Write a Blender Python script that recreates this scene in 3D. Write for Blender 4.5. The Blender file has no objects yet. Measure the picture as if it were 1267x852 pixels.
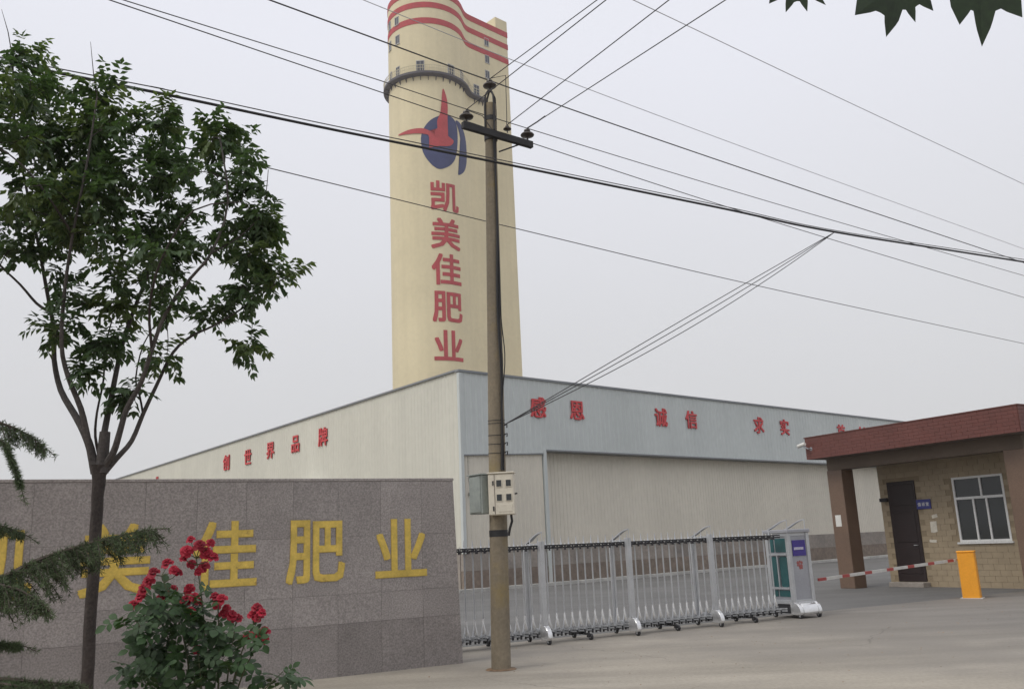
import bpy, bmesh, math, random
import numpy as np
from mathutils import Vector, Matrix

random.seed(7)
R = math.radians
scene = bpy.context.scene
col = scene.collection

# ------------------------------------------------------------------ camera
PW, PH, FOC = 1267.0, 852.0, 1100.0
CAM = Vector((0, 0, 1.6))
_p, _r = R(12.69), R(2.5)
_f = Vector((0, math.cos(_p), math.sin(_p)))
_r0 = Vector((1, 0, 0)); _u0 = Vector((0, -math.sin(_p), math.cos(_p)))
_R = _r0 * math.cos(_r) - _u0 * math.sin(_r)
_U = _r0 * math.sin(_r) + _u0 * math.cos(_r)
cd = bpy.data.cameras.new('camera'); cam = bpy.data.objects.new('camera', cd); col.objects.link(cam)
M = Matrix((( _R.x, _U.x, -_f.x, CAM.x), (_R.y, _U.y, -_f.y, CAM.y), (_R.z, _U.z, -_f.z, CAM.z), (0, 0, 0, 1)))
cam.matrix_world = M
cd.sensor_fit = 'HORIZONTAL'; cd.sensor_width = 36.0; cd.lens = 36.0 * FOC / PW
cd.clip_start = 0.05; cd.clip_end = 3000
scene.camera = cam

def at(x, y, Y):
    d = _R * (x - PW / 2) + _U * (PH / 2 - y) + _f * FOC
    return CAM + d * (Y / d.y)
def atz(x, y, z):
    d = _R * (x - PW / 2) + _U * (PH / 2 - y) + _f * FOC
    return CAM + d * ((z - CAM.z) / d.z)

# ------------------------------------------------------------------ sky, sun, exposure
SUN_AZ, SUN_EL = 235.0, 48.0            # compass style: 0 = +Y, 90 = +X
w = bpy.data.worlds.new('World'); scene.world = w; w.use_nodes = True
nt = w.node_tree; nt.nodes.clear()
out = nt.nodes.new('ShaderNodeOutputWorld'); bg = nt.nodes.new('ShaderNodeBackground')
sky = nt.nodes.new('ShaderNodeTexSky'); sky.sky_type = 'NISHITA'; sky.sun_disc = False
sky.sun_elevation = R(SUN_EL); sky.sun_rotation = R(SUN_AZ)
sky.dust_density = 6.0; sky.air_density = 1.0; sky.altitude = 0
hs = nt.nodes.new('ShaderNodeHueSaturation'); hs.inputs['Saturation'].default_value = 0.12
nt.links.new(sky.outputs[0], hs.inputs['Color'])
tc = nt.nodes.new('ShaderNodeTexCoord'); sep = nt.nodes.new('ShaderNodeSeparateXYZ')
nt.links.new(tc.outputs['Generated'], sep.inputs[0])
nz = nt.nodes.new('ShaderNodeTexNoise'); nz.inputs['Scale'].default_value = 1.3; nz.inputs['Detail'].default_value = 3
nt.links.new(tc.outputs['Generated'], nz.inputs['Vector'])
ma = nt.nodes.new('ShaderNodeMath'); ma.operation = 'MULTIPLY_ADD'
nt.links.new(nz.outputs[0], ma.inputs[0]); ma.inputs[1].default_value = 0.15; nt.links.new(sep.outputs[2], ma.inputs[2])
rp = nt.nodes.new('ShaderNodeValToRGB')
cr = rp.color_ramp
cr.elements[0].position = 0.04; cr.elements[0].color = (5.45, 5.50, 5.52, 1)
cr.elements[1].position = 1.0; cr.elements[1].color = (8.2, 8.28, 8.8, 1)
e = cr.elements.new(0.32); e.color = (6.35, 6.43, 6.72, 1)
e = cr.elements.new(0.60); e.color = (7.5, 7.62, 8.3, 1)
nt.links.new(ma.outputs[0], rp.inputs[0])
mx = nt.nodes.new('ShaderNodeMix'); mx.data_type = 'RGBA'; mx.inputs[0].default_value = 0.92   # thick even cloud over the clear sky
nt.links.new(hs.outputs[0], mx.inputs[6]); nt.links.new(rp.outputs[0], mx.inputs[7])
nt.links.new(mx.outputs[2], bg.inputs['Color']); bg.inputs['Strength'].default_value = 0.1
nt.links.new(bg.outputs[0], out.inputs[0])

sl = bpy.data.lights.new('sun', 'SUN'); sl.energy = 1.1; sl.angle = R(28); sl.color = (1.0, 0.95, 0.86)
so = bpy.data.objects.new('sun', sl); col.objects.link(so)
sd = Vector((math.sin(R(SUN_AZ)) * math.cos(R(SUN_EL)), math.cos(R(SUN_AZ)) * math.cos(R(SUN_EL)), math.sin(R(SUN_EL))))
so.rotation_euler = (-sd).to_track_quat('-Z', 'Y').to_euler(); so.location = (-20, -20, 40)

vs = scene.view_settings
vs.view_transform = 'Standard'; vs.look = 'None'; vs.gamma = 1; vs.exposure = 0.22; vs.use_curve_mapping = False
scene.render.engine = 'CYCLES'
scene.cycles.use_denoising = True
scene.cycles.max_bounces = 5; scene.cycles.diffuse_bounces = 3; scene.cycles.glossy_bounces = 3
scene.cycles.transmission_bounces = 3; scene.cycles.transparent_max_bounces = 8; scene.cycles.volume_bounces = 1

# ------------------------------------------------------------------ helpers
class MB:
    """collects geometry for one mesh"""
    def __init__(s): s.v = []; s.f = []; s.m = []
    def quadstrip(s, a, b, closed=False, mi=0):
        n = len(a)
        for i in range(n if closed else n - 1):
            j = (i + 1) % n
            s.f.append((a[i], a[j], b[j], b[i])); s.m.append(mi)
    def box(s, x0, x1, y0, y1, z0, z1, mi=0, mat=None):
        pts = [(x0, y0, z0), (x1, y0, z0), (x1, y1, z0), (x0, y1, z0), (x0, y0, z1), (x1, y0, z1), (x1, y1, z1), (x0, y1, z1)]
        s.hexa(pts, mi, mat)
    def hexa(s, pts, mi=0, mat=None):
        b = len(s.v)
        if mat is not None: pts = [tuple(mat @ Vector(p)) for p in pts]
        s.v += [tuple(p) for p in pts]
        for q in ((0, 3, 2, 1), (4, 5, 6, 7), (0, 1, 5, 4), (1, 2, 6, 5), (2, 3, 7, 6), (3, 0, 4, 7)):
            s.f.append(tuple(b + i for i in q)); s.m.append(mi)
    def poly(s, pts, mi=0):
        b = len(s.v); s.v += [tuple(p) for p in pts]; s.f.append(tuple(range(b, b + len(pts)))); s.m.append(mi)
    def tube(s, path, rad, n=8, mi=0, caps=True):
        path = [Vector(p) for p in path]
        if not hasattr(rad, '__len__'): rad = [rad] * len(path)
        rings = []; prev = None
        for i, p in enumerate(path):
            t = (path[min(i + 1, len(path) - 1)] - path[max(i - 1, 0)])
            t = t.normalized() if t.length > 1e-9 else Vector((0, 0, 1))
            if prev is None:
                a = t.cross(Vector((0, 0, 1)))
                if a.length < 1e-3: a = t.cross(Vector((1, 0, 0)))
                a.normalize()
            else:
                a = prev - t * prev.dot(t)
                if a.length < 1e-6: a = t.orthogonal()
                a.normalize()
            prev = a; bb = t.cross(a)
            idx = []
            for k in range(n):
                an = 2 * math.pi * k / n
                idx.append(len(s.v)); s.v.append(tuple(p + (a * math.cos(an) + bb * math.sin(an)) * rad[i]))
            rings.append(idx)
        for i in range(len(rings) - 1): s.quadstrip(rings[i], rings[i + 1], True, mi)
        if caps:
            s.f.append(tuple(reversed(rings[0]))); s.m.append(mi); s.f.append(tuple(rings[-1])); s.m.append(mi)
    def lathe(s, prof, n=14, mi=0, mat=None):
        rings = []
        for (r, z) in prof:
            idx = []
            for k in range(n):
                an = 2 * math.pi * k / n
                p = Vector((r * math.cos(an), r * math.sin(an), z))
                if mat is not None: p = mat @ p
                idx.append(len(s.v)); s.v.append(tuple(p))
            rings.append(idx)
        for i in range(len(rings) - 1): s.quadstrip(rings[i], rings[i + 1], True, mi)
        s.f.append(tuple(reversed(rings[0]))); s.m.append(mi); s.f.append(tuple(rings[-1])); s.m.append(mi)
    def prism(s, pts, vec, mi=0):
        """closed polygon pts extruded by vec"""
        b = len(s.v); n = len(pts); vec = Vector(vec)
        s.v += [tuple(p) for p in pts] + [tuple(Vector(p) + vec) for p in pts]
        s.f.append(tuple(range(b + n - 1, b - 1, -1))); s.m.append(mi)
        s.f.append(tuple(range(b + n, b + 2 * n))); s.m.append(mi)
        for i in range(n):
            j = (i + 1) % n
            s.f.append((b + i, b + j, b + n + j, b + n + i)); s.m.append(mi)
    def mesh(s, name, mats, smooth=False, bevel=0):
        me = bpy.data.meshes.new(name); me.from_pydata(s.v, [], s.f); me.update()
        mats = mats if isinstance(mats, (list, tuple)) else [mats]
        for m in mats: me.materials.append(m)
        if len(mats) > 1: me.polygons.foreach_set('material_index', s.m)
        bm = bmesh.new(); bm.from_mesh(me)
        if bevel: bmesh.ops.bevel(bm, geom=list(bm.edges), offset=bevel, segments=1, affect='EDGES', clamp_overlap=True)
        bmesh.ops.recalc_face_normals(bm, faces=bm.faces); bm.to_mesh(me); bm.free()
        if smooth:
            me.polygons.foreach_set('use_smooth', [True] * len(me.polygons))
            try: me.set_sharp_from_angle(angle=R(40))
            except Exception: pass
        return me
    def build(s, name, mats, parent=None, smooth=False, bevel=0, loc=None):
        return link(name, s.mesh(name, mats, smooth, bevel), parent, loc)

def link(name, me, parent=None, loc=None, rot=None):
    o = bpy.data.objects.new(name, me); col.objects.link(o)
    if parent is not None: o.parent = parent
    if loc is not None: o.location = loc
    if rot is not None: o.rotation_euler = rot
    return o
def tag(o, label=None, cat=None, group=None, kind=None):
    if label: o['label'] = label
    if cat: o['category'] = cat
    if group: o['group'] = group
    if kind: o['kind'] = kind
    return o
def thing(name, label, cat, loc=(0, 0, 0), rz=0.0, group=None):
    o = bpy.data.objects.new(name, None); col.objects.link(o); o.empty_display_size = 0.2
    o.location = loc; o.rotation_euler = (0, 0, rz)
    return tag(o, label, cat, group)

def mat(name, c, rough=0.8, var=0.18, scale=3.0, fine=0.12, fscale=40.0, bump=0.0, bscale=60.0, metal=0.0, rnd=0.0,
        stain=None, stretch=None, side_tone=None, cracks=None, spec=0.5, translucent=0.0, trans_col=None):
    m = bpy.data.materials.new(name); m.use_nodes = True
    t = m.node_tree; N = t.nodes; L = t.links; b = N['Principled BSDF']
    tcn = N.new('ShaderNodeTexCoord'); oi = N.new('ShaderNodeObjectInfo')
    vm = N.new('ShaderNodeVectorMath'); vm.operation = 'MULTIPLY_ADD'
    vm.inputs[0].default_value = (1, 1, 1); vm.inputs[1].default_value = (37, 53, 71)
    L.new(oi.outputs['Random'], vm.inputs[0]); L.new(tcn.outputs['Object'], vm.inputs[2])
    def noise(sc, det=5, vec=None, rough_=0.55):
        n = N.new('ShaderNodeTexNoise'); n.inputs['Scale'].default_value = sc; n.inputs['Detail'].default_value = det
        n.inputs['Roughness'].default_value = rough_
        L.new(vec if vec else vm.outputs[0], n.inputs['Vector']); return n.outputs[0]
    def mapr(s_, a, b_, lo=0.3, hi=0.7):
        r = N.new('ShaderNodeMapRange'); r.inputs[1].default_value = lo; r.inputs[2].default_value = hi
        r.inputs[3].default_value = a; r.inputs[4].default_value = b_; L.new(s_, r.inputs[0]); return r.outputs[0]
    def mul(a, b_):
        x = N.new('ShaderNodeMath'); x.operation = 'MULTIPLY'; L.new(a, x.inputs[0]); L.new(b_, x.inputs[1]); return x.outputs[0]
    v = mapr(noise(scale), 1 - var, 1 + var)
    if fine: v = mul(v, mapr(noise(fscale, 3), 1 - fine, 1 + fine))
    if rnd: v = mul(v, mapr(oi.outputs['Random'], 1 - rnd, 1 + rnd, 0, 1))
    if stretch:
        mp = N.new('ShaderNodeMapping'); mp.inputs['Scale'].default_value = stretch[0]; L.new(vm.outputs[0], mp.inputs['Vector'])
        v = mul(v, mapr(noise(1.0, 5, mp.outputs[0]), 1 - stretch[1], 1 + stretch[1] * 0.5))
    sc = N.new('ShaderNodeVectorMath'); sc.operation = 'SCALE'; sc.inputs[0].default_value = c[:3]; L.new(v, sc.inputs['Scale'])
    cout = sc.outputs[0]
    if side_tone:
        # second colour mixed in past a distance along one direction: (direction, distance where it starts, width of its ragged edge, colour)
        dv, d0, dw, lc = side_tone
        dp = N.new('ShaderNodeVectorMath'); dp.operation = 'DOT_PRODUCT'; L.new(tcn.outputs['Object'], dp.inputs[0]); dp.inputs[1].default_value = dv
        ad_ = N.new('ShaderNodeMath'); ad_.operation = 'MULTIPLY_ADD'; L.new(noise(0.16, 6), ad_.inputs[0]); ad_.inputs[1].default_value = dw * 1.6; L.new(dp.outputs['Value'], ad_.inputs[2])
        kk = mapr(ad_.outputs[0], 0, 0.9, d0, d0 + dw)
        ml = N.new('ShaderNodeMix'); ml.data_type = 'RGBA'; L.new(kk, ml.inputs[0]); L.new(cout, ml.inputs[6])
        s2 = N.new('ShaderNodeVectorMath'); s2.operation = 'SCALE'; s2.inputs[0].default_value = lc; L.new(v, s2.inputs['Scale']); L.new(s2.outputs[0], ml.inputs[7])
        cout = ml.outputs[2]
    if stain:
        scol, sscale, lo, hi = stain
        k = mapr(noise(sscale, 6, None, 0.65), 0, 1, lo, hi)
        mxn = N.new('ShaderNodeMix'); mxn.data_type = 'RGBA'; L.new(k, mxn.inputs[0]); L.new(cout, mxn.inputs[6]); mxn.inputs[7].default_value = (*scol, 1)
        cout = mxn.outputs[2]
    if cracks:
        # hairline cracks: warped cell borders, broken up by a second noise: (cell scale, line width, darkness)
        nv = N.new('ShaderNodeTexNoise'); nv.inputs['Scale'].default_value = 1.1; nv.inputs['Detail'].default_value = 5; L.new(tcn.outputs['Object'], nv.inputs['Vector'])
        wv = N.new('ShaderNodeVectorMath'); wv.operation = 'MULTIPLY_ADD'; L.new(nv.outputs['Color'], wv.inputs[0]); wv.inputs[1].default_value = (0.9, 0.9, 0); L.new(tcn.outputs['Object'], wv.inputs[2])
        vo = N.new('ShaderNodeTexVoronoi'); vo.feature = 'DISTANCE_TO_EDGE'; vo.voronoi_dimensions = '2D'; vo.inputs['Scale'].default_value = cracks[0]; L.new(wv.outputs[0], vo.inputs['Vector'])
        ck = mul(mapr(vo.outputs['Distance'], cracks[2], 0.0, 0.0, cracks[1]), mapr(noise(0.35, 3), 0, 1, 0.45, 0.6))
        mc = N.new('ShaderNodeMix'); mc.data_type = 'RGBA'; L.new(ck, mc.inputs[0]); L.new(cout, mc.inputs[6]); mc.inputs[7].default_value = (0.09, 0.08, 0.07, 1)
        cout = mc.outputs[2]
    L.new(cout, b.inputs['Base Color'])
    b.inputs['Roughness'].default_value = rough; b.inputs['Metallic'].default_value = metal
    b.inputs['Specular IOR Level'].default_value = spec
    if bump:
        bn = N.new('ShaderNodeBump'); bn.inputs['Strength'].default_value = bump; bn.inputs['Distance'].default_value = 0.02
        L.new(noise(bscale, 4), bn.inputs['Height']); L.new(bn.outputs[0], b.inputs['Normal'])
    if translucent:
        tr = N.new('ShaderNodeBsdfTranslucent'); L.new(cout, tr.inputs['Color'])
        if trans_col:
            x = N.new('ShaderNodeVectorMath'); x.operation = 'MULTIPLY'; L.new(cout, x.inputs[0]); x.inputs[1].default_value = trans_col
            L.new(x.outputs[0], tr.inputs['Color'])
        ms = N.new('ShaderNodeMixShader'); ms.inputs[0].default_value = translucent
        o_ = N['Material Output']; L.new(b.outputs[0], ms.inputs[1]); L.new(tr.outputs[0], ms.inputs[2]); L.new(ms.outputs[0], o_.inputs[0])
    return m

def glyph(ch, size=1.0, off=0.03, depth=0.0, layers=1):
    """one character, centred, in the XZ plane (front at y = -depth); made bold by overlapping shifted solids, each a hair deeper than the last"""
    cu = bpy.data.curves.new('g', 'FONT'); cu.body = ch; cu.size = size; cu.resolution_u = 2
    o = bpy.data.objects.new('g', cu); col.objects.link(o)
    dg = bpy.context.evaluated_depsgraph_get()
    me = bpy.data.meshes.new_from_object(o.evaluated_get(dg))
    bpy.data.objects.remove(o); bpy.data.curves.remove(cu)
    xs = [v.co.x for v in me.vertices]; ys = [v.co.y for v in me.vertices]
    cx, cy = (min(xs) + max(xs)) / 2, (min(ys) + max(ys)) / 2
    bm = bmesh.new(); k = 0; d0 = off * size * 0.72
    for ly in range(layers):
        d = d0 * (1 - ly / layers)
        for dx, dy in ((-1, -1), (1, -1), (1, 1), (-1, 1), (0, 0)):
            b1 = bmesh.new(); b1.from_mesh(me)
            bmesh.ops.remove_doubles(b1, verts=b1.verts, dist=1e-5)
            for v in b1.verts: v.co = Vector((v.co.x - cx + dx * d, 0, v.co.y - cy + dy * d))
            for f in b1.faces:
                f.normal_update()
                if f.normal.y > 0: f.normal_flip()
            r = bmesh.ops.extrude_face_region(b1, geom=list(b1.faces))
            dep = depth * (1 + 0.05 * k + 0.6 * ly); k += 1
            for v in [g_ for g_ in r['geom'] if isinstance(g_, bmesh.types.BMVert)]: v.co.y -= dep
            tmp = bpy.data.meshes.new('tmp'); b1.to_mesh(tmp); b1.free(); bm.from_mesh(tmp); bpy.data.meshes.remove(tmp)
    bpy.data.meshes.remove(me)
    bmesh.ops.recalc_face_normals(bm, faces=bm.faces)
    return bm
def char_obj(ch, size, m, parent, loc, rz=0.0, off=0.035, depth=0.03, sx=1.0, name='character', layers=1):
    bm = glyph(ch, size, off, depth, layers)
    if sx != 1.0:
        for v in bm.verts: v.co.x *= sx
    me = bpy.data.meshes.new(name); bm.to_mesh(me); bm.free(); me.materials.append(m)
    return link(name, me, parent, loc, (0, 0, rz))

# ------------------------------------------------------------------ materials
m_forecourt = mat('forecourt_concrete', (0.395, 0.355, 0.292), 0.9, 0.16, 0.22, 0.10, 22, 0.25, 90, stain=((0.225, 0.205, 0.180), 0.16, 0.46, 0.70), stretch=((0.22, 1.3, 1), 0.24), side_tone=((0.93, 0.36, 0), 11.5, 6.0, (0.172, 0.160, 0.146)), cracks=(0.30, 0.006, 0.6))
m_yard = mat('yard_asphalt', (0.140, 0.137, 0.132), 0.9, 0.14, 0.35, 0.12, 20, 0.2, 80, stretch=((0.2, 1.1, 1), 0.16))
m_dust = mat('dusty_ground', (0.30, 0.27, 0.22), 0.95, 0.2, 0.1, 0.1, 8)
m_soil = mat('brown_soil', (0.20, 0.135, 0.085), 0.95, 0.35, 1.2, 0.3, 14, 0.6, 20, stain=((0.33, 0.19, 0.10), 0.5, 0.52, 0.66))
m_kerb = mat('kerb_concrete', (0.44, 0.43, 0.40), 0.9, 0.15, 2, 0.1, 30, rnd=0.12)
m_granite = mat('grey_granite', (0.305, 0.277, 0.266), 0.55, 0.10, 2.2, 0.30, 48, 0.04, 120, rnd=0.06)
m_granite_dark = mat('darker_granite', (0.250, 0.225, 0.215), 0.6, 0.14, 2.0, 0.30, 48, 0.04, 120, rnd=0.08)  # darker granite tone for the bottom course
m_core = mat('mortar', (0.215, 0.196, 0.188), 0.9, 0.1, 4)
m_yellow = mat('yellow_paint', (0.66, 0.475, 0.095), 0.55, 0.16, 5, 0.10, 30, stain=((0.33, 0.20, 0.05), 9.0, 0.60, 0.76))
m_tower = mat('cream_render', (0.655, 0.580, 0.395), 0.9, 0.05, 0.12, 0.03, 1.5, stretch=((0.9, 0.9, 0.02), 0.05))
m_tred = mat('tower_red_paint', (0.41, 0.058, 0.068), 0.8, 0.10, 0.5, 0.08, 3)
m_tblue = mat('tower_blue_paint', (0.042, 0.052, 0.135), 0.8, 0.10, 0.5, 0.08, 3)
m_tsteel = mat('dark_ring_steel', (0.075, 0.07, 0.085), 0.7, 0.15, 1)
m_trail = mat('railing_paint', (0.55, 0.50, 0.36), 0.7, 0.1, 2)
m_tglass = mat('dark_window_glass', (0.05, 0.055, 0.07), 0.25, 0.1, 1)
m_wframe = mat('grey_window_frame', (0.42, 0.42, 0.42), 0.6, 0.05, 2)
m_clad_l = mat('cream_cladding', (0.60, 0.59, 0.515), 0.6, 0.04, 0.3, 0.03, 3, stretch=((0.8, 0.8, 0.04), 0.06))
m_clad_w = mat('white_cladding', (0.665, 0.625, 0.535), 0.6, 0.04, 0.3, 0.03, 3, stretch=((0.8, 0.8, 0.04), 0.06))
m_clad_b = mat('pale_blue_cladding', (0.545, 0.580, 0.570), 0.55, 0.04, 0.3, 0.03, 3, stretch=((0.8, 0.8, 0.04), 0.06))
m_trim = mat('grey_metal_trim', (0.22, 0.235, 0.25), 0.6, 0.08, 1)
m_cement = mat('cement_render', (0.285, 0.255, 0.225), 0.95, 0.18, 0.6, 0.12, 9, stain=((0.17, 0.16, 0.15), 0.7, 0.52, 0.75))
m_brown = mat('brown_brick_band', (0.205, 0.168, 0.138), 0.95, 0.2, 0.7, 0.18, 6)
m_sred = mat('red_letter_plastic', (0.58, 0.065, 0.07), 0.55, 0.05, 2, 0.0)
m_steel = mat('stainless_steel', (0.50, 0.51, 0.525), 0.36, 0.08, 4, 0.05, 40, metal=0.55)
m_steel2 = mat('polished_shoe_steel', (0.72, 0.72, 0.72), 0.22, 0.06, 4, metal=0.7)
m_black = mat('black_plastic', (0.022, 0.022, 0.026), 0.5, 0.2, 6)
m_rubber = mat('rubber', (0.03, 0.03, 0.032), 0.8, 0.2, 6)
m_teal = mat('teal_panel', (0.018, 0.095, 0.10), 0.35, 0.12, 3)
m_gpanel = mat('silver_panel', (0.33, 0.335, 0.36), 0.5, 0.08, 3, 0.1, 60, metal=0.2)
m_screen = mat('violet_blue_display', (0.045, 0.028, 0.21), 0.25, 0.08, 4)
m_white = mat('white_paint', (0.68, 0.67, 0.63), 0.5, 0.06, 3, 0.05, 30)
m_paper = mat('weathered_paper', (0.60, 0.56, 0.48), 0.9, 0.12, 8, 0.08, 40)
m_redtile = mat('dark_red_tile', (0.130, 0.042, 0.033), 0.5, 0.08, 1.4, 0.08, 6, stretch=((0.4, 0.4, 9), 0.08))
m_redmort = mat('dark_red_mortar', (0.105, 0.035, 0.028), 0.9, 0.1, 3)
m_soffit = mat('brown_soffit', (0.13, 0.10, 0.085), 0.9, 0.12, 2)
m_column = mat('brown_granite', (0.150, 0.096, 0.066), 0.45, 0.10, 1.5, 0.18, 55)
m_beam = mat('brown_beam', (0.130, 0.097, 0.072), 0.7, 0.12, 1.5, 0.12, 40)
m_btile = mat('tan_wall_tile', (0.325, 0.258, 0.172), 0.6, 0.08, 0.9, 0.06, 5, stretch=((3, 3, 7), 0.05))
m_bmort = mat('tan_mortar', (0.25, 0.197, 0.13), 0.9, 0.1, 3)
m_door = mat('dark_brown_door', (0.018, 0.009, 0.009), 0.5, 0.15, 3)
m_glass = mat('window_glass', (0.030, 0.034, 0.036), 0.06, 0.05, 1, 0.0)
m_alu = mat('white_aluminium', (0.66, 0.66, 0.65), 0.45, 0.05, 3)
m_signblue = mat('blue_sign', (0.035, 0.04, 0.20), 0.5, 0.06, 3)
m_orange = mat('orange_paint', (0.80, 0.335, 0.02), 0.42, 0.07, 2.5, 0.05, 30)
m_bwhite = mat('barrier_white', (0.50, 0.49, 0.46), 0.5, 0.10, 4)
m_bred = mat('barrier_red', (0.33, 0.05, 0.045), 0.5, 0.08, 4)
m_pole = mat('pole_concrete', (0.215, 0.180, 0.130), 0.9, 0.14, 1.4, 0.12, 25, 0.2, 60, stretch=((5, 5, 0.35), 0.22), stain=((0.25, 0.19, 0.08), 0.9, 0.54, 0.72))
m_iron = mat('weathered_iron', (0.022, 0.021, 0.023), 0.7, 0.2, 6)
m_porc = mat('dark_porcelain', (0.055, 0.045, 0.04), 0.3, 0.1, 5)
m_porcw = mat('grey_porcelain', (0.40, 0.40, 0.39), 0.3, 0.1, 5)
m_cable = mat('black_cable', (0.018, 0.018, 0.020), 0.7, 0.1, 2, 0.0)
m_wire = mat('weathered_wire', (0.055, 0.053, 0.055), 0.7, 0.1, 2, 0.0)
m_wire_pale = mat('bare_aluminium_wire', (0.42, 0.42, 0.44), 0.6, 0.1, 2, 0.0)
m_cabinet = mat('grey_green_cabinet', (0.27, 0.30, 0.285), 0.55, 0.14, 3, 0.08, 20)
m_mbox = mat('ivory_meter_box', (0.60, 0.56, 0.47), 0.6, 0.08, 4, 0.06, 30)
m_bark = mat('tree_bark', (0.046, 0.037, 0.033), 0.95, 0.25, 5, 0.25, 40, 0.6, 50, stretch=((14, 14, 1.5), 0.3))
m_limb = mat('limb_bark', (0.075, 0.066, 0.062), 0.95, 0.25, 5, 0.25, 40, 0.5, 50, stretch=((14, 14, 1.5), 0.3))
m_leaf = mat('tree_leaf', (0.060, 0.100, 0.044), 0.55, 0.40, 1.3, 0.30, 14, translucent=0.30, trans_col=(1.25, 1.45, 0.6))
m_leaf2 = mat('paler_leaf', (0.098, 0.138, 0.050), 0.55, 0.30, 1.6, 0.25, 14, translucent=0.32, trans_col=(1.25, 1.4, 0.6))  # paler leaf colour, used more often high in the crown
m_plane = mat('plane_leaf', (0.016, 0.034, 0.009), 0.5, 0.2, 12, 0.2, 50, translucent=0.22, trans_col=(1.3, 1.5, 0.5))
m_rleaf = mat('rose_leaf', (0.030, 0.066, 0.020), 0.62, 0.25, 6, 0.15, 40, rnd=0.35, translucent=0.15, trans_col=(1.2, 1.4, 0.6))
m_rstem = mat('rose_stem', (0.075, 0.085, 0.04), 0.7, 0.2, 6)
m_rose = mat('crimson_petal', (0.37, 0.009, 0.032), 0.6, 0.16, 14, 0.08, 60, rnd=0.25, translucent=0.2)
m_cedar = mat('cedar_needle', (0.085, 0.118, 0.055), 0.7, 0.3, 3, 0.25, 20, translucent=0.12)
m_cbark = mat('cedar_bark', (0.07, 0.055, 0.045), 0.95, 0.2, 5)

# ------------------------------------------------------------------ ground
def sheet(name, pts, z, m, label=None):
    b = MB(); b.poly([(x, y, z) for x, y in pts]); o = b.build(name, m); o['kind'] = 'structure'; return o
def dirv(az): return Vector((math.sin(R(az)), math.cos(R(az)), 0))
sheet('ground', [(-700, -700), (700, -700), (700, 700), (-700, 700)], 0.0, m_dust)
G0 = Vector((0.37, 15.17, 0)); GX = dirv(62); GY = Vector((-GX.y, GX.x, 0))
ga = G0 + GY * 0.75
sheet('forecourt', [tuple((ga - GX * 30)[:2]), tuple((ga - GX * 30 - GY * 40)[:2]), tuple((ga + GX * 45 - GY * 40)[:2]), tuple((ga + GX * 45)[:2])], 0.004, m_forecourt)
W0 = Vector((-2.15, 34.23, 0)); WX = dirv(49); WY = Vector((-WX.y, WX.x, 0))
k0 = W0 - WY * 0.95
sheet('yard', [tuple((ga - GX * 30)[:2]), tuple((ga + GX * 45)[:2]), tuple((k0 + WX * 60)[:2]), tuple((k0 - WX * 45)[:2])], 0.004, m_yard)
sheet('soil_bed', [tuple((k0 - WX * 12)[:2]), tuple((k0 + WX * 60)[:2]), tuple((W0 + WX * 60)[:2]), tuple((W0 - WX * 12)[:2])], 0.012, m_soil)
sheet('planting_bed', [(-9, 2.5), (-1.2, 4.0), (-1.2, 7.2), (-3.2, 10.2), (-9, 7.6)], 0.012, m_soil)
# loose grit on the forecourt
gr_ = MB(); rg_ = random.Random(3)
for _ in range(420):
    u_ = rg_.uniform(-3, 16); v_ = -abs(rg_.gauss(0, 1)) * 4.5 + 0.3; p = G0 + GX * u_ + GY * v_; r_ = rg_.uniform(0.004, 0.013) * (1.6 if rg_.random() < .06 else 1)
    a_ = rg_.uniform(0, 6.28); n_ = 5; bi = len(gr_.v)
    gr_.v += [(p.x + r_ * rg_.uniform(.7, 1.2) * math.cos(a_ + 6.283 * k / n_), p.y + r_ * rg_.uniform(.7, 1.2) * math.sin(a_ + 6.283 * k / n_), 0.0045) for k in range(n_)] + [(p.x, p.y, 0.004 + r_ * 0.6)]
    for k in range(n_): gr_.f.append((bi + k, bi + (k + 1) % n_, bi + n_)); gr_.m.append(0)
tag(gr_.build('grit', m_soil), 'scattered small stones and grit lying on the concrete forecourt', 'grit', kind='stuff')
# kerb stones in front of the warehouse
kb = MB(); kb.box(0, 0.985, -0.14, 0.0, 0, 0.14); kme = kb.mesh('kerb_stone', m_kerb, bevel=0.012)
kerb = bpy.data.objects.new('kerb', None); col.objects.link(kerb); kerb['kind'] = 'structure'
kerb.location = (k0.x, k0.y, 0); kerb.rotation_euler = (0, 0, R(41))
for i in range(-6, 48):
    link('kerb_stone', kme, kerb, (i * 1.0, 0, random.uniform(-0.012, 0.0)))

# ------------------------------------------------------------------ warehouse
wh = thing('warehouse', 'long flat roofed warehouse of ribbed cream and pale blue sheet with red slogan characters', 'building', W0, R(41))
def corr(mb, x0, x1, zb, zt, pitch=0.21, depth=0.020, y=0.0, axis='x'):
    """vertical ribbed sheet facing -Y (axis x) or facing -X (axis y); zb, zt are numbers or functions of x"""
    fb = zb if callable(zb) else (lambda x: zb); ft = zt if callable(zt) else (lambda x: zt)
    prof = []; x = x0
    while x < x1:
        for dx, d in ((0, 0), (pitch * 0.55, 0), (pitch * 0.66, depth), (pitch * 0.89, depth)):
            if x + dx <= x1: prof.append((x + dx, d))
        x += pitch
    prof.append((x1, 0))
    lo = []; hi = []
    for (px, d) in prof:
        for lst, z in ((lo, fb(px)), (hi, ft(px))):
            lst.append(len(mb.v)); mb.v.append((px, y - d, z) if axis == 'x' else (y - d, px, z))
    mb.quadstrip(lo, hi)
LTOP = lambda v: 8.33 - 0.0196 * v
b = MB(); corr(b, 0.02, 60, 1.35, LTOP, 0.24, 0.014, 0.0, 'y'); b.build('left_wall_sheet', m_clad_l, wh)
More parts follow.
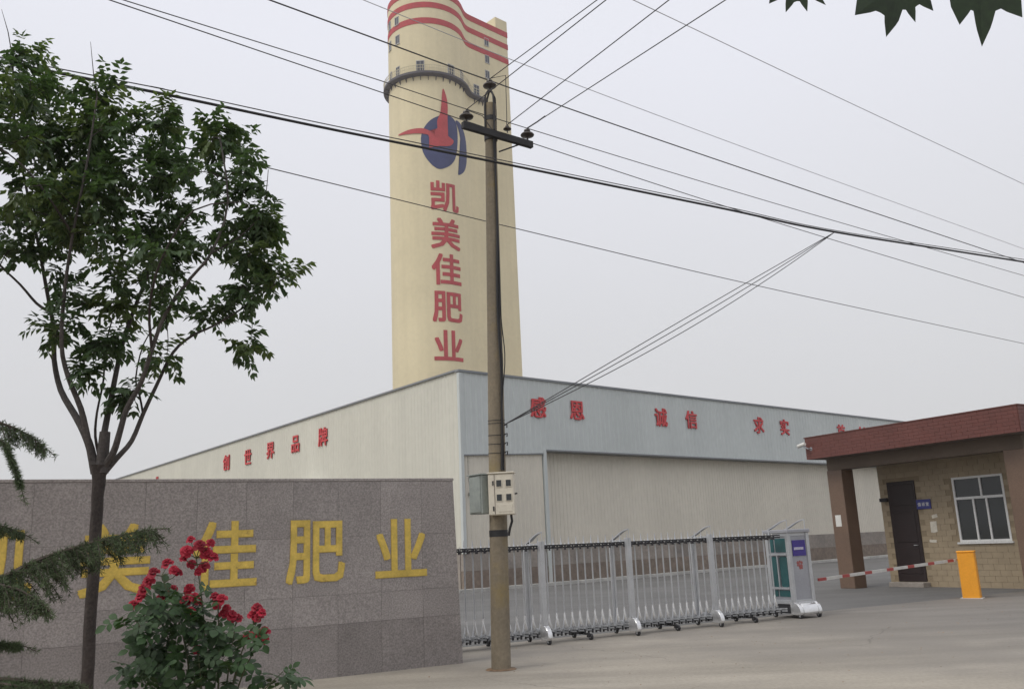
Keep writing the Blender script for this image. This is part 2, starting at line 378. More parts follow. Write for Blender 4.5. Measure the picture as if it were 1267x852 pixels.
b = MB(); corr(b, 0.06, 4.22, 1.40, lambda x: 5.05 + 0.045 * x, y=0.0); b.build('bay_wall_sheet', m_clad_w, wh)
b = MB(); corr(b, 4.42, 46, 1.44, 5.6, y=0.55); b.build('recessed_wall_sheet', m_clad_w, wh)
b = MB(); corr(b, 0.06, 46, lambda x: (5.07 + 0.045 * x) if x < 4.3 else 5.42, 8.30, 0.28, 0.02, y=-0.05); b.build('fascia_sheet', m_clad_b, wh)
b = MB(); b.box(4.24, 4.42, -0.09, 0.62, 0.0, 5.41); b.build('pillar', m_clad_b, wh, bevel=0.01)
b = MB(); b.box(-0.06, 0.09, -0.10, 0.05, 1.35, 8.28); b.build('corner_trim', m_clad_b, wh, bevel=0.008)
b = MB(); b.box(4.43, 46, -0.10, 0.53, 5.36, 5.415); b.build('soffit', m_trim, wh)
b = MB(); b.hexa([(0.1, -0.11, 5.03), (4.23, -0.11, 5.21), (4.23, 0.0, 5.21), (0.1, 0.0, 5.03), (0.1, -0.11, 5.07), (4.23, -0.11, 5.25), (4.23, 0.0, 5.25), (0.1, 0.0, 5.07)]); b.build('bay_flashing', m_trim, wh)
b = MB(); b.box(-0.10, 46, -0.13, 0.12, 8.30, 8.385); b.build('eave_trim', m_trim, wh)
b = MB(); b.hexa([(-0.09, 0.13, 8.335), (0.08, 0.13, 8.335), (0.08, 60, LTOP(60)), (-0.09, 60, LTOP(60)), (-0.09, 0.13, 8.405), (0.08, 0.13, 8.405), (0.08, 60, LTOP(60) + .07), (-0.09, 60, LTOP(60) + .07)]); b.build('verge_trim', m_trim, wh)
b = MB(); b.poly([(0.05, 0.05, 8.29), (46, 0.05, 8.29), (46, 60, LTOP(60) - 0.03), (0.05, 60, LTOP(60) - 0.03)]); b.poly([(46, 0.05, 0), (46, 60, 0), (46, 60, LTOP(60)), (46, 0.05, 8.3)]); b.poly([(0, 60, 0), (46, 60, 0), (46, 60, LTOP(60)), (0, 60, LTOP(60))])
b.build('roof', m_clad_w, wh)
b = MB(); b.box(0.0, 4.23, -0.03, 0.20, 0.72, 1.41); b.box(4.43, 46, 0.50, 0.75, 0.72, 1.45); b.box(-0.03, 0.2, 0.21, 60, 0.0, 1.36); b.build('cement_plinth', m_cement, wh)
b = MB(); b.box(0.0, 4.23, -0.05, 0.19, 0.0, 0.715); b.box(4.43, 46, 0.47, 0.74, 0.0, 0.715); b.build('brick_plinth', m_brown, wh)
for ch, u, z in (('感', 4.07, 7.16), ('恩', 6.34, 7.17), ('诚', 11.93, 7.20), ('信', 14.22, 7.22), ('求', 19.91, 7.25), ('实', 22.35, 7.27), ('首', 28.32, 7.30), ('创', 30.70, 7.30)):
    char_obj(ch, 0.92, m_sred, wh, (u, -0.075, z), 0, 0.024, 0.04)
for ch, v, z in (('创', 21.9, 6.87), ('世', 19.05, 6.90), ('界', 16.3, 6.96), ('品', 13.5, 6.99), ('牌', 10.7, 7.02), ('业', 33.0, 6.60)):
    char_obj(ch, 0.92, m_sred, wh, (-0.03, v, z), R(-90), 0.024, 0.04)
aw = thing('door_awning', 'small pale metal awning on the cream warehouse side just above the granite wall', 'awning', tuple(W0 + WY * 11.5 + Vector((0, 0, 4.73))), R(41))
b = MB(); b.hexa([(-0.95, -1.1, 0.03), (-0.02, -1.1, 0.12), (-0.02, 1.3, 0.12), (-0.95, 1.3, 0.03), (-0.95, -1.1, 0.07), (-0.02, -1.1, 0.17), (-0.02, 1.3, 0.17), (-0.95, 1.3, 0.07)]); b.build('canopy', m_white, aw)
for yy in (-1.0, 1.2):
    b = MB(); b.tube([(-0.9, yy, 0.04), (-0.03, yy, -0.35)], 0.02, 6); b.build('strut', m_trim, aw)
# small wall lamp with hanging leads near the corner
wl = thing('wall_lamp', 'tiny black lamp with loose leads on the warehouse wall left of the meter boxes', 'lamp', tuple(W0 + WX * 0.35 - WY * 0.05), R(41))
b = MB(); b.box(-0.05, 0.05, -0.06, 0.02, 3.50, 3.62); b.build('bracket', m_iron, wl)
b = MB(); b.tube([(0, -0.06, 3.56), (0.0, -0.30, 3.54), (0.0, -0.36, 3.42)], 0.02, 6); b.lathe([(0.03, 3.44), (0.10, 3.34), (0.09, 3.32)], 10, 0, Matrix.Translation((0, -0.36, 0))); b.build('lamp_head', m_iron, wl)
b = MB(); b.tube([(-0.04, -0.05, 3.6), (-0.10, -0.05, 4.2), (-0.09, -0.05, 5.0)], 0.008, 5); b.tube([(0.05, -0.05, 3.5), (0.14, -0.08, 3.25), (0.22, -0.05, 3.5)], 0.008, 5); b.build('lead', m_cable, wl)

# ------------------------------------------------------------------ tower
TC = Vector((-13.6, 149.4, 0)); TR = 7.0
tw = thing('prilling_tower', 'very tall cream tower with red top stripes, blue and red bird emblem and red characters', 'tower', TC)
J = Vector((-6.3, 150.5, 0)); Eo = Vector((1.65, 157.8, 0)); FU = (Eo - J).normalized(); FN = Vector((FU.y, -FU.x, 0))
def cpt(phi, r=TR): return Vector((r * math.sin(R(phi)), r * math.cos(R(phi)), 0))
def tower_profile(off):
    """outline seen from above, relative to the tower centre, pushed out by off"""
    P = [cpt(f, TR + off) for f in range(330, 97, -3)]
    fil = [Vector((-6.46, 149.35, 0)), Vector((-6.22, 150.15, 0)), Vector((-5.82, 150.80, 0)), Vector((-5.2, 151.45, 0))]
    nrm = [dirv(104), dirv(113), dirv(124), dirv(134)]
    for q, n in zip(fil, nrm): P.append(q - TC + n * off)
    P.append(Eo - TC + FN * off + FU * off)
    B_ = Vector((-FU.y, FU.x, 0))
    P.append(Eo - TC + B_ * 9.5 - FN * 0 + FU * off)
    P.append(Vector((-6.5, 13.0, 0)))
    return P
def loft(mb, prof, z0, z1, closed=True, mi=0):
    a = []; c = []
    for p in prof: a.append(len(mb.v)); mb.v.append((p.x, p.y, z0))
    for p in prof: c.append(len(mb.v)); mb.v.append((p.x, p.y, z1))
    mb.quadstrip(a, c, closed, mi)
    return a, c
b = MB(); a_, c_ = loft(b, tower_profile(0), 0, 100.0); b.f.append(tuple(c_)); b.m.append(0)
body = b.build('body', m_tower, tw, smooth=True)
for z0, z1 in ((98.95, 100.15), (96.35, 97.45), (93.15, 94.3)):
    b = MB()
    pi_, po = tower_profile(0.0), tower_profile(0.07)
    rings = [[], [], [], []]
    for k, (pr, z) in enumerate(((pi_, z0), (po, z0), (po, z1), (pi_, z1))):
        for p in pr: rings[k].append(len(b.v)); b.v.append((p.x, p.y, z))
    for k in range(3): b.quadstrip(rings[k], rings[k + 1], True)
    b.build('red_stripe', m_tred, tw, smooth=True)
# stair head on the roof
s0 = J - TC + FU * 7.85; s1 = J - TC + FU * 10.84; bk = Vector((-FU.y, FU.x, 0)) * 3.6
b = MB(); b.prism([tuple(s0 + Vector((0, 0, 100.0))), tuple(s1 + Vector((0, 0, 100.0))), tuple(s1 + bk + Vector((0, 0, 100.0))), tuple(s0 + bk + Vector((0, 0, 100.0)))], (0, 0, 2.5)); b.build('stair_head', m_tower, tw)
# gallery ring
def ring_path(off, zz=0):
    P = [cpt(f, TR + off) for f in range(300, 97, -3)]
    for q, n in ((Vector((-6.46, 149.35, 0)), dirv(104)), (Vector((-6.22, 150.15, 0)), dirv(113)), (Vector((-5.82, 150.80, 0)), dirv(124)), (Vector((-5.2, 151.45, 0)), dirv(134))): P.append(q - TC + n * off)
    P.append(J - TC + FU * 3.85 + FN * off)
    return P
b = MB(); pi_, po = ring_path(0.02), ring_path(0.95)
rg = [[], [], [], []]
for k, (pr, z) in enumerate(((pi_, 82.75), (po, 82.95), (po, 83.35), (pi_, 83.35))):
    for p in pr: rg[k].append(len(b.v)); b.v.append((p.x, p.y, z))
for k in range(4): b.quadstrip(rg[k], rg[(k + 1) % 4])
b.poly([b.v[rg[k][-1]] for k in range(4)]); b.poly([b.v[rg[k][0]] for k in range(4)])
gal = b.build('gallery', m_tsteel, tw)
b = MB(); pr = ring_path(0.90)
for zz, rr in ((84.5, 0.05), (83.95, 0.035)):
    b.tube([(p.x, p.y, zz) for p in pr], rr, 5)
for p in pr: b.tube([(p.x, p.y, 83.3), (p.x, p.y, 84.5)], 0.035, 4)
b.build('railing', m_trail, gal)
br = MB(); br.prism([(0, 0, 82.76), (0, -0.55, 82.80), (0, 0, 82.0)], (0.10, 0, 0)); bme = br.mesh('bracket', m_tsteel)
for f in range(294, 100, -11):
    link('bracket', bme, gal, tuple(cpt(f)), (0, 0, R(180 - f)))
for s_ in (1.6, 2.7, 3.6): link('bracket', bme, gal, tuple(J - TC + FU * s_), (0, 0, math.atan2(FU.y, FU.x)))
# windows and doors of the tower
def tower_opening(name, p, rz, wd, ht, z):
    f_ = MB(); f_.box(-wd / 2 - .08, -wd / 2, -0.10, 0.05, z - ht / 2, z + ht / 2); f_.box(wd / 2, wd / 2 + .08, -0.10, 0.05, z - ht / 2, z + ht / 2)
    f_.box(-wd / 2 - .08, wd / 2 + .08, -0.12, 0.05, z + ht / 2 + .002, z + ht / 2 + .12); f_.box(-wd / 2 - .12, wd / 2 + .12, -0.18, 0.05, z - ht / 2 - .12, z - ht / 2 - .002)
    f_.box(-0.03, 0.03, -0.09, 0.05, z - ht / 2, z + ht / 2)
    o = f_.build(name, m_wframe, tw, loc=tuple(p)); o.rotation_euler = (0, 0, rz)
    g_ = MB(); g_.box(-wd / 2, wd / 2, -0.06, 0.04, z - ht / 2, z + ht / 2); g_.build('pane', m_tglass, o)
for f, z, wd, ht in ((222.3, 94.9, 0.9, 1.5), (243.1, 95.2, 0.9, 1.5), (221.2, 91.1, 0.9, 1.6), (242.5, 91.1, 0.9, 1.6)):
    tower_opening('window', cpt(f), R(180 - f), wd, ht, z)
for f, z, wd, ht in ((183.8, 84.75, 1.3, 1.9), (136.4, 84.75, 1.3, 1.9), (110.4, 84.75, 1.2, 1.9), (221.3, 84.7, 0.8, 1.9), (240.9, 84.7, 0.8, 1.9)):
    tower_opening('door', cpt(f), R(180 - f), wd, ht, z)
fr = math.atan2(FU.y, FU.x)
for s_, z, wd, ht, nm in ((5.26, 95.95, 0.95, 1.5, 'window'), (5.27, 92.3, 0.95, 1.5, 'window'), (5.18, 89.05, 0.95, 1.5, 'window'), (2.3, 84.9, 1.2, 1.9, 'door')):
    tower_opening(nm, J - TC + FU * s_, fr, wd, ht, z)
def wrap(bm, name, m, r, phi0, z0, parent):
    """bend a flat XZ figure (x to the right) round the tower"""
    xs = [v.co.x for v in bm.verts]
    x = math.floor(min(xs)) + 0.35
    while x < max(xs):
        bmesh.ops.bisect_plane(bm, geom=list(bm.verts) + list(bm.edges) + list(bm.faces), plane_co=(x, 0, 0), plane_no=(1, 0, 0)); x += 0.7
    for v in bm.verts:
        f = R(phi0) - v.co.x / TR
        rr = r - v.co.y
        v.co = Vector((rr * math.sin(f), rr * math.cos(f), z0 + v.co.z))
    bmesh.ops.recalc_face_normals(bm, faces=bm.faces)
    me = bpy.data.meshes.new(name); bm.to_mesh(me); bm.free(); me.materials.append(m)
    return link(name, me, parent)
for ch, z in (('凯', 60.35), ('美', 53.6), ('佳', 47.25), ('肥', 40.75), ('业', 34.15)):
    bm = glyph(ch, 5.75, 0.026, 0.05); wrap(bm, 'character', m_tred, TR + 0.02, 151.7, z, tw)
def flat_poly(pts, depth):
    bm = bmesh.new(); vs_ = [bm.verts.new((-(R(f - 151.7)) * TR, 0, z)) for f, z in pts]
    fc = bm.faces.new(vs_); bmesh.ops.triangulate(bm, faces=[fc])
    r_ = bmesh.ops.extrude_face_region(bm, geom=list(bm.faces))
    for v in [g_ for g_ in r_['geom'] if isinstance(g_, bmesh.types.BMVert)]: v.co.y -= depth
    return bm
def smooth_closed(pts, n=4):
    o = []; k = len(pts)
    for i in range(k):
        p0, p1, p2, p3 = (Vector(pts[(i + j - 1) % k]) for j in range(4))
        for s_ in range(n):
            t = s_ / n
            o.append(tuple(0.5 * ((2 * p1) + (p2 - p0) * t + (2 * p0 - 5 * p1 + 4 * p2 - p3) * t * t + (3 * p1 - p0 - 3 * p2 + p3) * t ** 3)))
    return o
ell = [(146.8, 75.7), (135.3, 75.4), (129.0, 74.3), (127.4, 72.3), (129.1, 70.0), (133.8, 67.8), (143.7, 66.2), (157.4, 65.3), (166.9, 65.6), (176.1, 66.8), (182.4, 68.3), (184.9, 70.1), (184.3, 71.5), (179.7, 73.0), (171.0, 74.3), (159.3, 75.2)]
tail = [(130.7, 75.1), (121, 75.2), (109.5, 74.0), (102, 72.6), (99.5, 70.8), (101.5, 68.7), (113, 66.3), (128.6, 65.0), (122.7, 67.0), (119.1, 69.2), (120.0, 71.1), (123.4, 73.3)]
bird = [(151.4, 80.6), (147.6, 79.6), (145.1, 78.0), (145.2, 76.2), (147.2, 74.1), (147.6, 72.6), (145.6, 71.7), (136.6, 71.1), (139.7, 70.2), (148.3, 69.7), (160.4, 69.5), (173.8, 69.1), (169.9, 69.9), (173.5, 70.5), (171.1, 71.2), (177.1, 71.6), (190.4, 71.9), (204.9, 72.1), (222.4, 72.5), (209.4, 72.75), (194.3, 72.85), (180.7, 72.7), (169.5, 72.0), (162.9, 71.4), (161.3, 72.8), (161.4, 74.3), (156.8, 75.7), (154.3, 77.8), (153.4, 79.3)]
wrap(flat_poly(smooth_closed(ell), 0.04), 'emblem_oval', m_tblue, TR + 0.02, 151.7, 0, tw)
wrap(flat_poly(smooth_closed(tail), 0.04), 'emblem_crescent', m_tblue, TR + 0.02, 151.7, 0, tw)
wrap(flat_poly(smooth_closed(bird, 3), 0.05), 'emblem_bird', m_tred, TR + 0.09, 151.7, 0, tw)

# ------------------------------------------------------------------ granite name wall
gw = thing('granite_wall', 'long grey granite slab wall with yellow carved characters behind the rose bush', 'wall', (-0.89, 13.27, 0), R(29))
LEN = 12.2
b = MB(); b.hexa([(-LEN, 0.012, 0), (-0.012, 0.012, 0), (-0.012, 0.42, 0), (-LEN, 0.42, 0), (-LEN, 0.012, 2.55), (-0.092, 0.012, 2.55), (-0.092, 0.42, 2.55), (-LEN, 0.42, 2.55)])
b.build('core', m_core, gw)
rows = [(0.0, 0.67), (0.67, 1.05), (1.05, 1.81), (1.81, 2.56)]
xe = lambda z: -0.08 * z / 2.56
for k, (z0, z1) in enumerate(rows):
    i = 0
    while True:
        xr = xe(z0) if i == 0 else -0.59 - 0.617 * (i - 1)
        xl = -0.59 - 0.617 * i
        if xr < -LEN: break
        g_ = 0.0015
        xrt = xe(z1) if i == 0 else xr
        y0 = random.uniform(-0.0012, 0.0012); y1 = 0.02
        b = MB(); b.hexa([(xl + g_, y0, z0 + g_), (xr - g_, y0, z0 + g_), (xr - g_, y1, z0 + g_), (xl + g_, y1, z0 + g_), (xl + g_, y0, z1 - g_), (xrt - g_, y0, z1 - g_), (xrt - g_, y1, z1 - g_), (xl + g_, y1, z1 - g_)])
        b.build('stone_slab', m_granite_dark if k == 0 else m_granite, gw)
        i += 1
b = MB(); b.box(-LEN, -0.07, -0.006, 0.43, 2.562, 2.60); b.build('coping', m_granite, gw, bevel=0.004)
for ch, x in (('业', -0.91), ('肥', -2.13), ('佳', -3.31), ('美', -4.60), ('凯', -5.87)):
    char_obj(ch, 0.90, m_yellow, gw, (x, -0.002, 1.63), 0, 0.024, 0.006, sx=0.93, layers=2)

# ------------------------------------------------------------------ gatehouse
BX0 = Vector((9.3, 25.85, 0))
gh = thing('gatehouse', 'low gatehouse with dark red tiled roof edge, brown columns and tan tiled walls', 'building', BX0, R(-60))
def column(x, y):
    b = MB(); b.box(x, x + 0.52, y, y + 0.5, 0.0, 3.32); return b.build('column', m_column, gh, bevel=0.012)
column(-0.52, 0.0); column(4.86, 0.0)
b = MB(); b.box(-0.5, 5.36, 0.02, 0.46, 3.322, 3.66); b.build('beam', m_beam, gh)
b = MB(); b.box(-0.62, 5.72, -0.57, 5.2, 3.662, 4.2); b.build('roof_slab', m_soffit, gh)
# fascia backing and tiles
b = MB(); b.box(-0.635, 5.735, -0.595, -0.572, 3.655, 4.262); b.box(-0.655, -0.622, -0.595, 5.2, 3.655, 4.262); b.box(5.722, 5.745, -0.595, 5.2, 3.655, 4.262)
fas = b.build('fascia', m_redmort, gh)
def tiles(mb, x0, x1, z0, z1, tw_, th, y, hole=lambda x, z, w_, h_: False, gap=0.006, axis='x', sgn=-1):
    z = z0; r_ = 0
    while z < z1 - 0.01:
        h_ = min(th, z1 - z); x = x0 - (tw_ / 2 if r_ % 2 else 0)
        while x < x1 - 0.005:
            a = max(x, x0); e_ = min(x + tw_, x1)
            if e_ - a > 0.02 and not hole(a, z, e_ - a, h_):
                d = 0.012 + random.uniform(-0.002, 0.002)
                if axis == 'x': mb.box(a + gap / 2, e_ - gap / 2, min(y, y + sgn * d), max(y, y + sgn * d), z + gap / 2, z + h_ - gap / 2)
                else: mb.box(min(y, y + sgn * d), max(y, y + sgn * d), a + gap / 2, e_ - gap / 2, z + gap / 2, z + h_ - gap / 2)
            x += tw_
        z += th; r_ += 1
b = MB(); tiles(b, -0.65, 5.74, 3.655, 4.262, 0.30, 0.0867, -0.596, gap=0.005); tiles(b, -0.60, 5.2, 3.655, 4.262, 0.24, 0.0867, 5.746, axis='y', sgn=1); tiles(b, -0.60, 5.2, 3.655, 4.262, 0.24, 0.0867, -0.656, axis='y', sgn=-1)
o = b.build('fascia_tile', m_redtile, fas); o['kind'] = 'stuff'
b = MB(); b.box(-0.68, 5.77, -0.62, 5.2, 4.264, 4.30); b.build('roof_edge', m_redmort, gh)
# walls (front wall at y = YW with openings)
YW = 1.30; WXL, WXR = 0.20, 5.30
DX0, DX1, DZ0, DZ1 = 0.47, 1.37, 0.14, 2.90
NX0, NX1, NZ0, NZ1 = 2.52, 3.95, 1.17, 2.86
b = MB()
for x0, x1, z0, z1 in ((WXL, DX0, 0, 3.66), (DX0, DX1, 0, DZ0), (DX0, DX1, DZ1, 3.66), (DX1, NX0, 0, 3.66), (NX0, NX1, 0, NZ0), (NX0, NX1, NZ1, 3.66), (NX1, WXR, 0, 3.66)):
    b.box(x0, x1, YW, YW + 0.22, z0, z1)
b.box(WXL, WXL + 0.2, YW + 0.22, 4.9, 0, 3.66); b.box(WXR - 0.2, WXR, YW + 0.22, 4.9, 0, 3.66); b.box(WXL, WXR, 4.9, 5.1, 0, 3.66)
hw = b.build('wall', m_bmort, gh)
def hole(x, z, w_, h_):
    for a, e_, c_, d_ in ((DX0, DX1, DZ0, DZ1), (NX0, NX1, NZ0, NZ1)):
        if x + w_ > a + 0.03 and x < e_ - 0.03 and z + h_ > c_ + 0.03 and z < d_ - 0.03: return True
    return False
b = MB(); tiles(b, WXL, WXR, 0.0, 3.655, 0.30, 0.15, YW - 0.001, hole); tiles(b, YW, 5.1, 0.0, 3.655, 0.30, 0.15, WXR + 0.001, axis='y', sgn=1); tiles(b, YW, 5.1, 0.0, 3.655, 0.30, 0.15, WXL - 0.001, axis='y', sgn=-1)
o = b.build('wall_tile', m_btile, hw); o['kind'] = 'stuff'
b = MB(); b.box(WXL + 0.21, WXR - 0.21, YW + 0.5, YW + 0.52, 0, 3.6); b.build('inner_partition', m_bmort, gh)
# door
b = MB(); b.box(DX0 + 0.002, DX1 - 0.002, YW - 0.03, YW + 0.05, DZ0, DZ1 - 0.003)
dr = b.build('door', m_door, gh, bevel=0.006)
b = MB(); b.box(DX0 + 0.06, DX1 - 0.06, YW - 0.045, YW - 0.031, 2.22, 2.80); b.box(DX0 + 0.10, DX1 - 0.10, YW - 0.045, YW - 0.031, 0.35, 1.05); b.box(DX0 + 0.10, DX1 - 0.10, YW - 0.045, YW - 0.031, 1.2, 2.05); b.build('door_panel', m_door, dr, bevel=0.008)
b = MB(); b.tube([(DX1 - 0.12, YW - 0.04, 1.12), (DX1 - 0.12, YW - 0.08, 1.12), (DX1 - 0.22, YW - 0.08, 1.12)], 0.012, 6); b.build('handle', m_steel, dr)
b = MB(); b.box(DX0 - 0.1, DX1 + 0.1, YW - 0.35, YW - 0.03, 0, 0.13); b.build('door_step', m_cement, gh, bevel=0.01)
# window: two transom lights over three casements
b = MB()
fy0, fy1 = YW - 0.015, YW + 0.06
def fr_box(x0, x1, z0, z1): b.box(x0, x1, fy0, fy1, z0, z1)
fr_box(NX0, NX0 + .055, NZ0, NZ1); fr_box(NX1 - .055, NX1, NZ0, NZ1); fr_box(NX0 + .056, NX1 - .056, NZ0, NZ0 + .055); fr_box(NX0 + .056, NX1 - .056, NZ1 - .055, NZ1); fr_box(NX0 + .056, NX1 - .056, 2.27, 2.335)
fr_box(3.29, 3.34, 2.336, NZ1 - .056); fr_box(3.03, 3.08, NZ0 + .056, 2.269); fr_box(3.40, 3.45, NZ0 + .056, 2.269)
wn = b.build('window', m_alu, gh)
for x0, x1, z0, z1 in ((NX0 + .055, 3.29, 2.335, NZ1 - .055), (3.34, NX1 - .055, 2.335, NZ1 - .055), (NX0 + .055, 3.03, NZ0 + .055, 2.27), (3.08, 3.40, NZ0 + .055, 2.27), (3.45, NX1 - .055, NZ0 + .055, 2.27)):
    q = MB(); q.box(x0, x1, YW + 0.02, YW + 0.03, z0, z1); q.build('pane', m_glass, wn)
b = MB(); b.box(NX0 - 0.05, NX1 + 0.05, YW - 0.07, YW - 0.016, NZ0 - 0.05, NZ0 - 0.002); b.build('sill', m_alu, wn)
b = MB(); b.box(0.22, 0.46, YW - 0.10, YW - 0.016, 2.36, 2.46); b.build('door_lamp', m_iron, gh)
def gh_world(x, y, z): return tuple(BX0 + dirv(150) * x + dirv(60) * y + Vector((0, 0, z)))
sg = thing('door_sign', 'small blue name plate with white characters beside the gatehouse door', 'sign', gh_world(1.60, YW - 0.015, 2.22), R(-60))
b = MB(); b.box(-0.22, 0.22, -0.035, 0.0, -0.13, 0.13); b.build('plate', m_signblue, sg, bevel=0.004)
for k, ch in enumerate('值班室'): char_obj(ch, 0.105, m_white, sg, (-0.125 + 0.125 * k, -0.036, 0.0), 0, 0.01, 0.002)
for nm, lab, x, z, w_, h_, rot in (('paper_notice', 'pale paper notice pasted between gatehouse door and window', 1.80, 1.60, 0.20, 0.30, 0.02), ('paper_scrap', 'torn corner of paper stuck above the paper notice by the door', 1.87, 1.88, 0.17, 0.09, -0.2), ('paper_remnant', 'ragged strip of old paper under the notice by the gatehouse door', 1.72, 1.22, 0.22, 0.07, 0.1)):
    o = thing(nm, lab, 'paper', gh_world(x, YW - 0.0165, z), R(-60)); q = MB(); mt_ = Matrix.Rotation(rot, 4, 'Y')
    q.prism([tuple(mt_ @ Vector(p)) for p in ((-w_ / 2, 0, -h_ / 2), (-w_ * .1, 0, -h_ * .55), (w_ / 2, 0, -h_ * .45), (w_ * .47, 0, h_ * .1), (w_ * .5, 0, h_ / 2), (-w_ * .48, 0, h_ * .46))], (0, -0.003, 0)); q.build('sheet', m_paper, o)
o = thing('column_notice', 'small white paper on the left gatehouse column', 'paper', gh_world(-0.30, -0.003, 1.88), R(-60)); q = MB(); q.box(-0.10, 0.10, -0.003, 0.0, -0.16, 0.16); q.build('sheet', m_white, o)
cc = thing('security_camera', 'white bullet security camera at the corner of the red roof edge', 'camera', gh_world(-0.62, -0.61, 4.05), R(-60))
b = MB(); b.tube([(0.16, 0.0, -0.10), (0.16, -0.12, -0.10), (0.06, -0.18, -0.02)], 0.022, 8); b.lathe([(0.055, -0.012), (0.055, 0.0)], 10, 0, Matrix.Translation((0.16, 0, -0.10)) @ Matrix.Rotation(R(90), 4, 'X')); b.build('bracket', m_gpanel, cc)
b = MB(); mt_ = Matrix.Translation((0.02, -0.18, 0.03)) @ Matrix.Rotation(R(-100), 4, 'Y'); b.lathe([(0.048, -0.10), (0.055, -0.08), (0.055, 0.16), (0.05, 0.17)], 12, 0, mt_); b.build('housing', m_white, cc, smooth=True)
b = MB(); b.lathe([(0.044, 0.171), (0.04, 0.174)], 12, 0, mt_); b.build('lens', m_black, cc)

# ------------------------------------------------------------------ barrier
bp = Vector((10.05, 20.75, 0))
ba = thing('boom_barrier', 'orange barrier box with long red and white boom in front of the gatehouse', 'barrier', bp, R(-33))
b = MB(); b.hexa([(-0.18, -0.16, 0.0), (0.18, -0.16, 0), (0.18, 0.16, 0), (-0.18, 0.16, 0), (-0.175, -0.155, 1.0), (0.175, -0.155, 1.0), (0.175, 0.155, 1.0), (-0.175, 0.155, 1.0)]); b.build('housing', m_orange, ba, bevel=0.015)
b = MB(); b.box(-0.185, 0.185, -0.165, 0.165, 1.002, 1.04); b.build('lid', m_orange, ba, bevel=0.012)
b = MB(); b.box(-0.23, 0.23, -0.20, 0.20, 0, 0.02); b.build('base_plate', m_kerb, ba)
tipw = Vector((5.95, 18.55, 0.66)) - bp
ca, sa = math.cos(R(33)), math.sin(R(33))
tip = Vector((tipw.x * ca - tipw.y * sa, tipw.x * sa + tipw.y * ca, tipw.z))
st = Vector((-0.05, 0.24, 0.86)); bd = tip - st; L_ = bd.length; bd.normalize()
side = Vector((0, 0, 1)).cross(bd).normalized(); upv = bd.cross(side)
n = 7
cuts = []
for i in range(n):
    cuts.append((i / n, (i + 0.68) / n, False)); cuts.append(((i + 0.68) / n, (i + 1) / n, True))
for t0, t1, red in cuts:
    a = st + bd * (L_ * t0); c = st + bd * (L_ * t1 - 0.002)
    pts = []
    for q in (a, c):
        for sx, sz in ((-1, -1), (1, -1), (1, 1), (-1, 1)): pts.append(tuple(q + side * 0.02 * sx + upv * 0.029 * sz))
    q = MB(); q.hexa([pts[0], pts[1], pts[5], pts[4], pts[3], pts[2], pts[6], pts[7]]); q.build('boom_section', m_bred if red else m_bwhite, ba)
b = MB(); b.lathe([(0.07, 0.0), (0.07, 0.09)], 12, 0, Matrix.Translation((-0.05, 0.262, 0.86)) @ Matrix.Rotation(R(90), 4, 'X')); b.build('pivot', m_iron, ba)

# ------------------------------------------------------------------ retractable gate
gt = thing('retractable_gate', 'folding stainless steel gate of spiked bars on wheels across the entrance', 'gate', G0, R(28))
PIT = 0.152
pk = MB()
pk.tube([(0, 0, 0.40), (0, 0, 1.53)], 0.014, 6, 0)
pk.tube([(0, 0, 0.46), (-0.003, 0, 0.38), (0.004, 0, 0.30), (0.022, 0, 0.22), (0.045, 0, 0.165)], [0.014, 0.020, 0.030, 0.036, 0.014], 6, 2)
pk.tube([(0, 0, 0.46), (-0.010, 0, 0.36), (-0.028, 0, 0.26), (-0.05, 0, 0.17)], [0.010, 0.013, 0.016, 0.012], 5, 0)
pk.tube([(0.02, -0.045, 0.14), (0.02, 0.045, 0.14)], 0.024, 7, 1); pk.tube([(0.0, 0, 0.09), (0.0, 0, 0.19)], 0.016, 6, 1)
pk.tube([(0, -0.04, 1.535), (0, 0.04, 1.535)], 0.022, 7, 1)
pk.tube([(0, 0, 1.545), (0, 0, 1.565), (0, 0, 1.58), (0, 0, 1.60), (0, 0, 1.71)], [0.030, 0.036, 0.018, 0.013, 0.004], 6, 0)
pme = pk.mesh('picket', [m_steel, m_black, m_steel2], smooth=True)
x = -2.4
while x < 5.35:
    link('picket', pme, gt, (x, 0.24, 0)); x += PIT
lk = MB(); lk.hexa([(-0.012, -0.13, -0.012), (0.012, -0.13, -0.012), (PIT + .012, 0.13, -0.012), (PIT - .012, 0.13, -0.012), (-0.012, -0.13, 0.012), (0.012, -0.13, 0.012), (PIT + .012, 0.13, 0.012), (PIT - .012, 0.13, 0.012)])
lkA = lk.mesh('link', m_black); lkB = lk.mesh('link', m_steel)
lk = MB(); lk.hexa([(PIT - .012, -0.13, -0.012), (PIT + .012, -0.13, -0.012), (0.012, 0.13, -0.012), (-0.012, 0.13, -0.012), (PIT - .012, -0.13, 0.012), (PIT + .012, -0.13, 0.012), (0.012, 0.13, 0.012), (-0.012, 0.13, 0.012)])
lkC = lk.mesh('link', m_black); lkD = lk.mesh('link', m_steel)
tb = MB(); tb.tube([(0, 0, -0.035), (0, 0, 0.035)], 0.016, 6); bolt = tb.mesh('bolt', m_black)
tb = MB(); tb.tube([(0, 0, -0.03), (0, 0, 0.03)], 0.014, 6); boltw = tb.mesh('bolt', m_white)
x = -2.4; i = 0
while x < 5.3:
    for z, A, B_ in ((1.500, lkA, lkC), (1.540, lkB, lkC), (0.125, lkB, lkD), (0.165, lkB, lkD)):
        link('link', A, gt, (x, 0.24, z)); link('link', B_, gt, (x, 0.24, z + 0.026))
    link('bolt', bolt, gt, (x, 0.11, 1.52)); link('bolt', bolt, gt, (x, 0.11, 0.14)); link('bolt', boltw, gt, (x + PIT / 2, 0.24, 1.57))
    x += PIT; i += 1
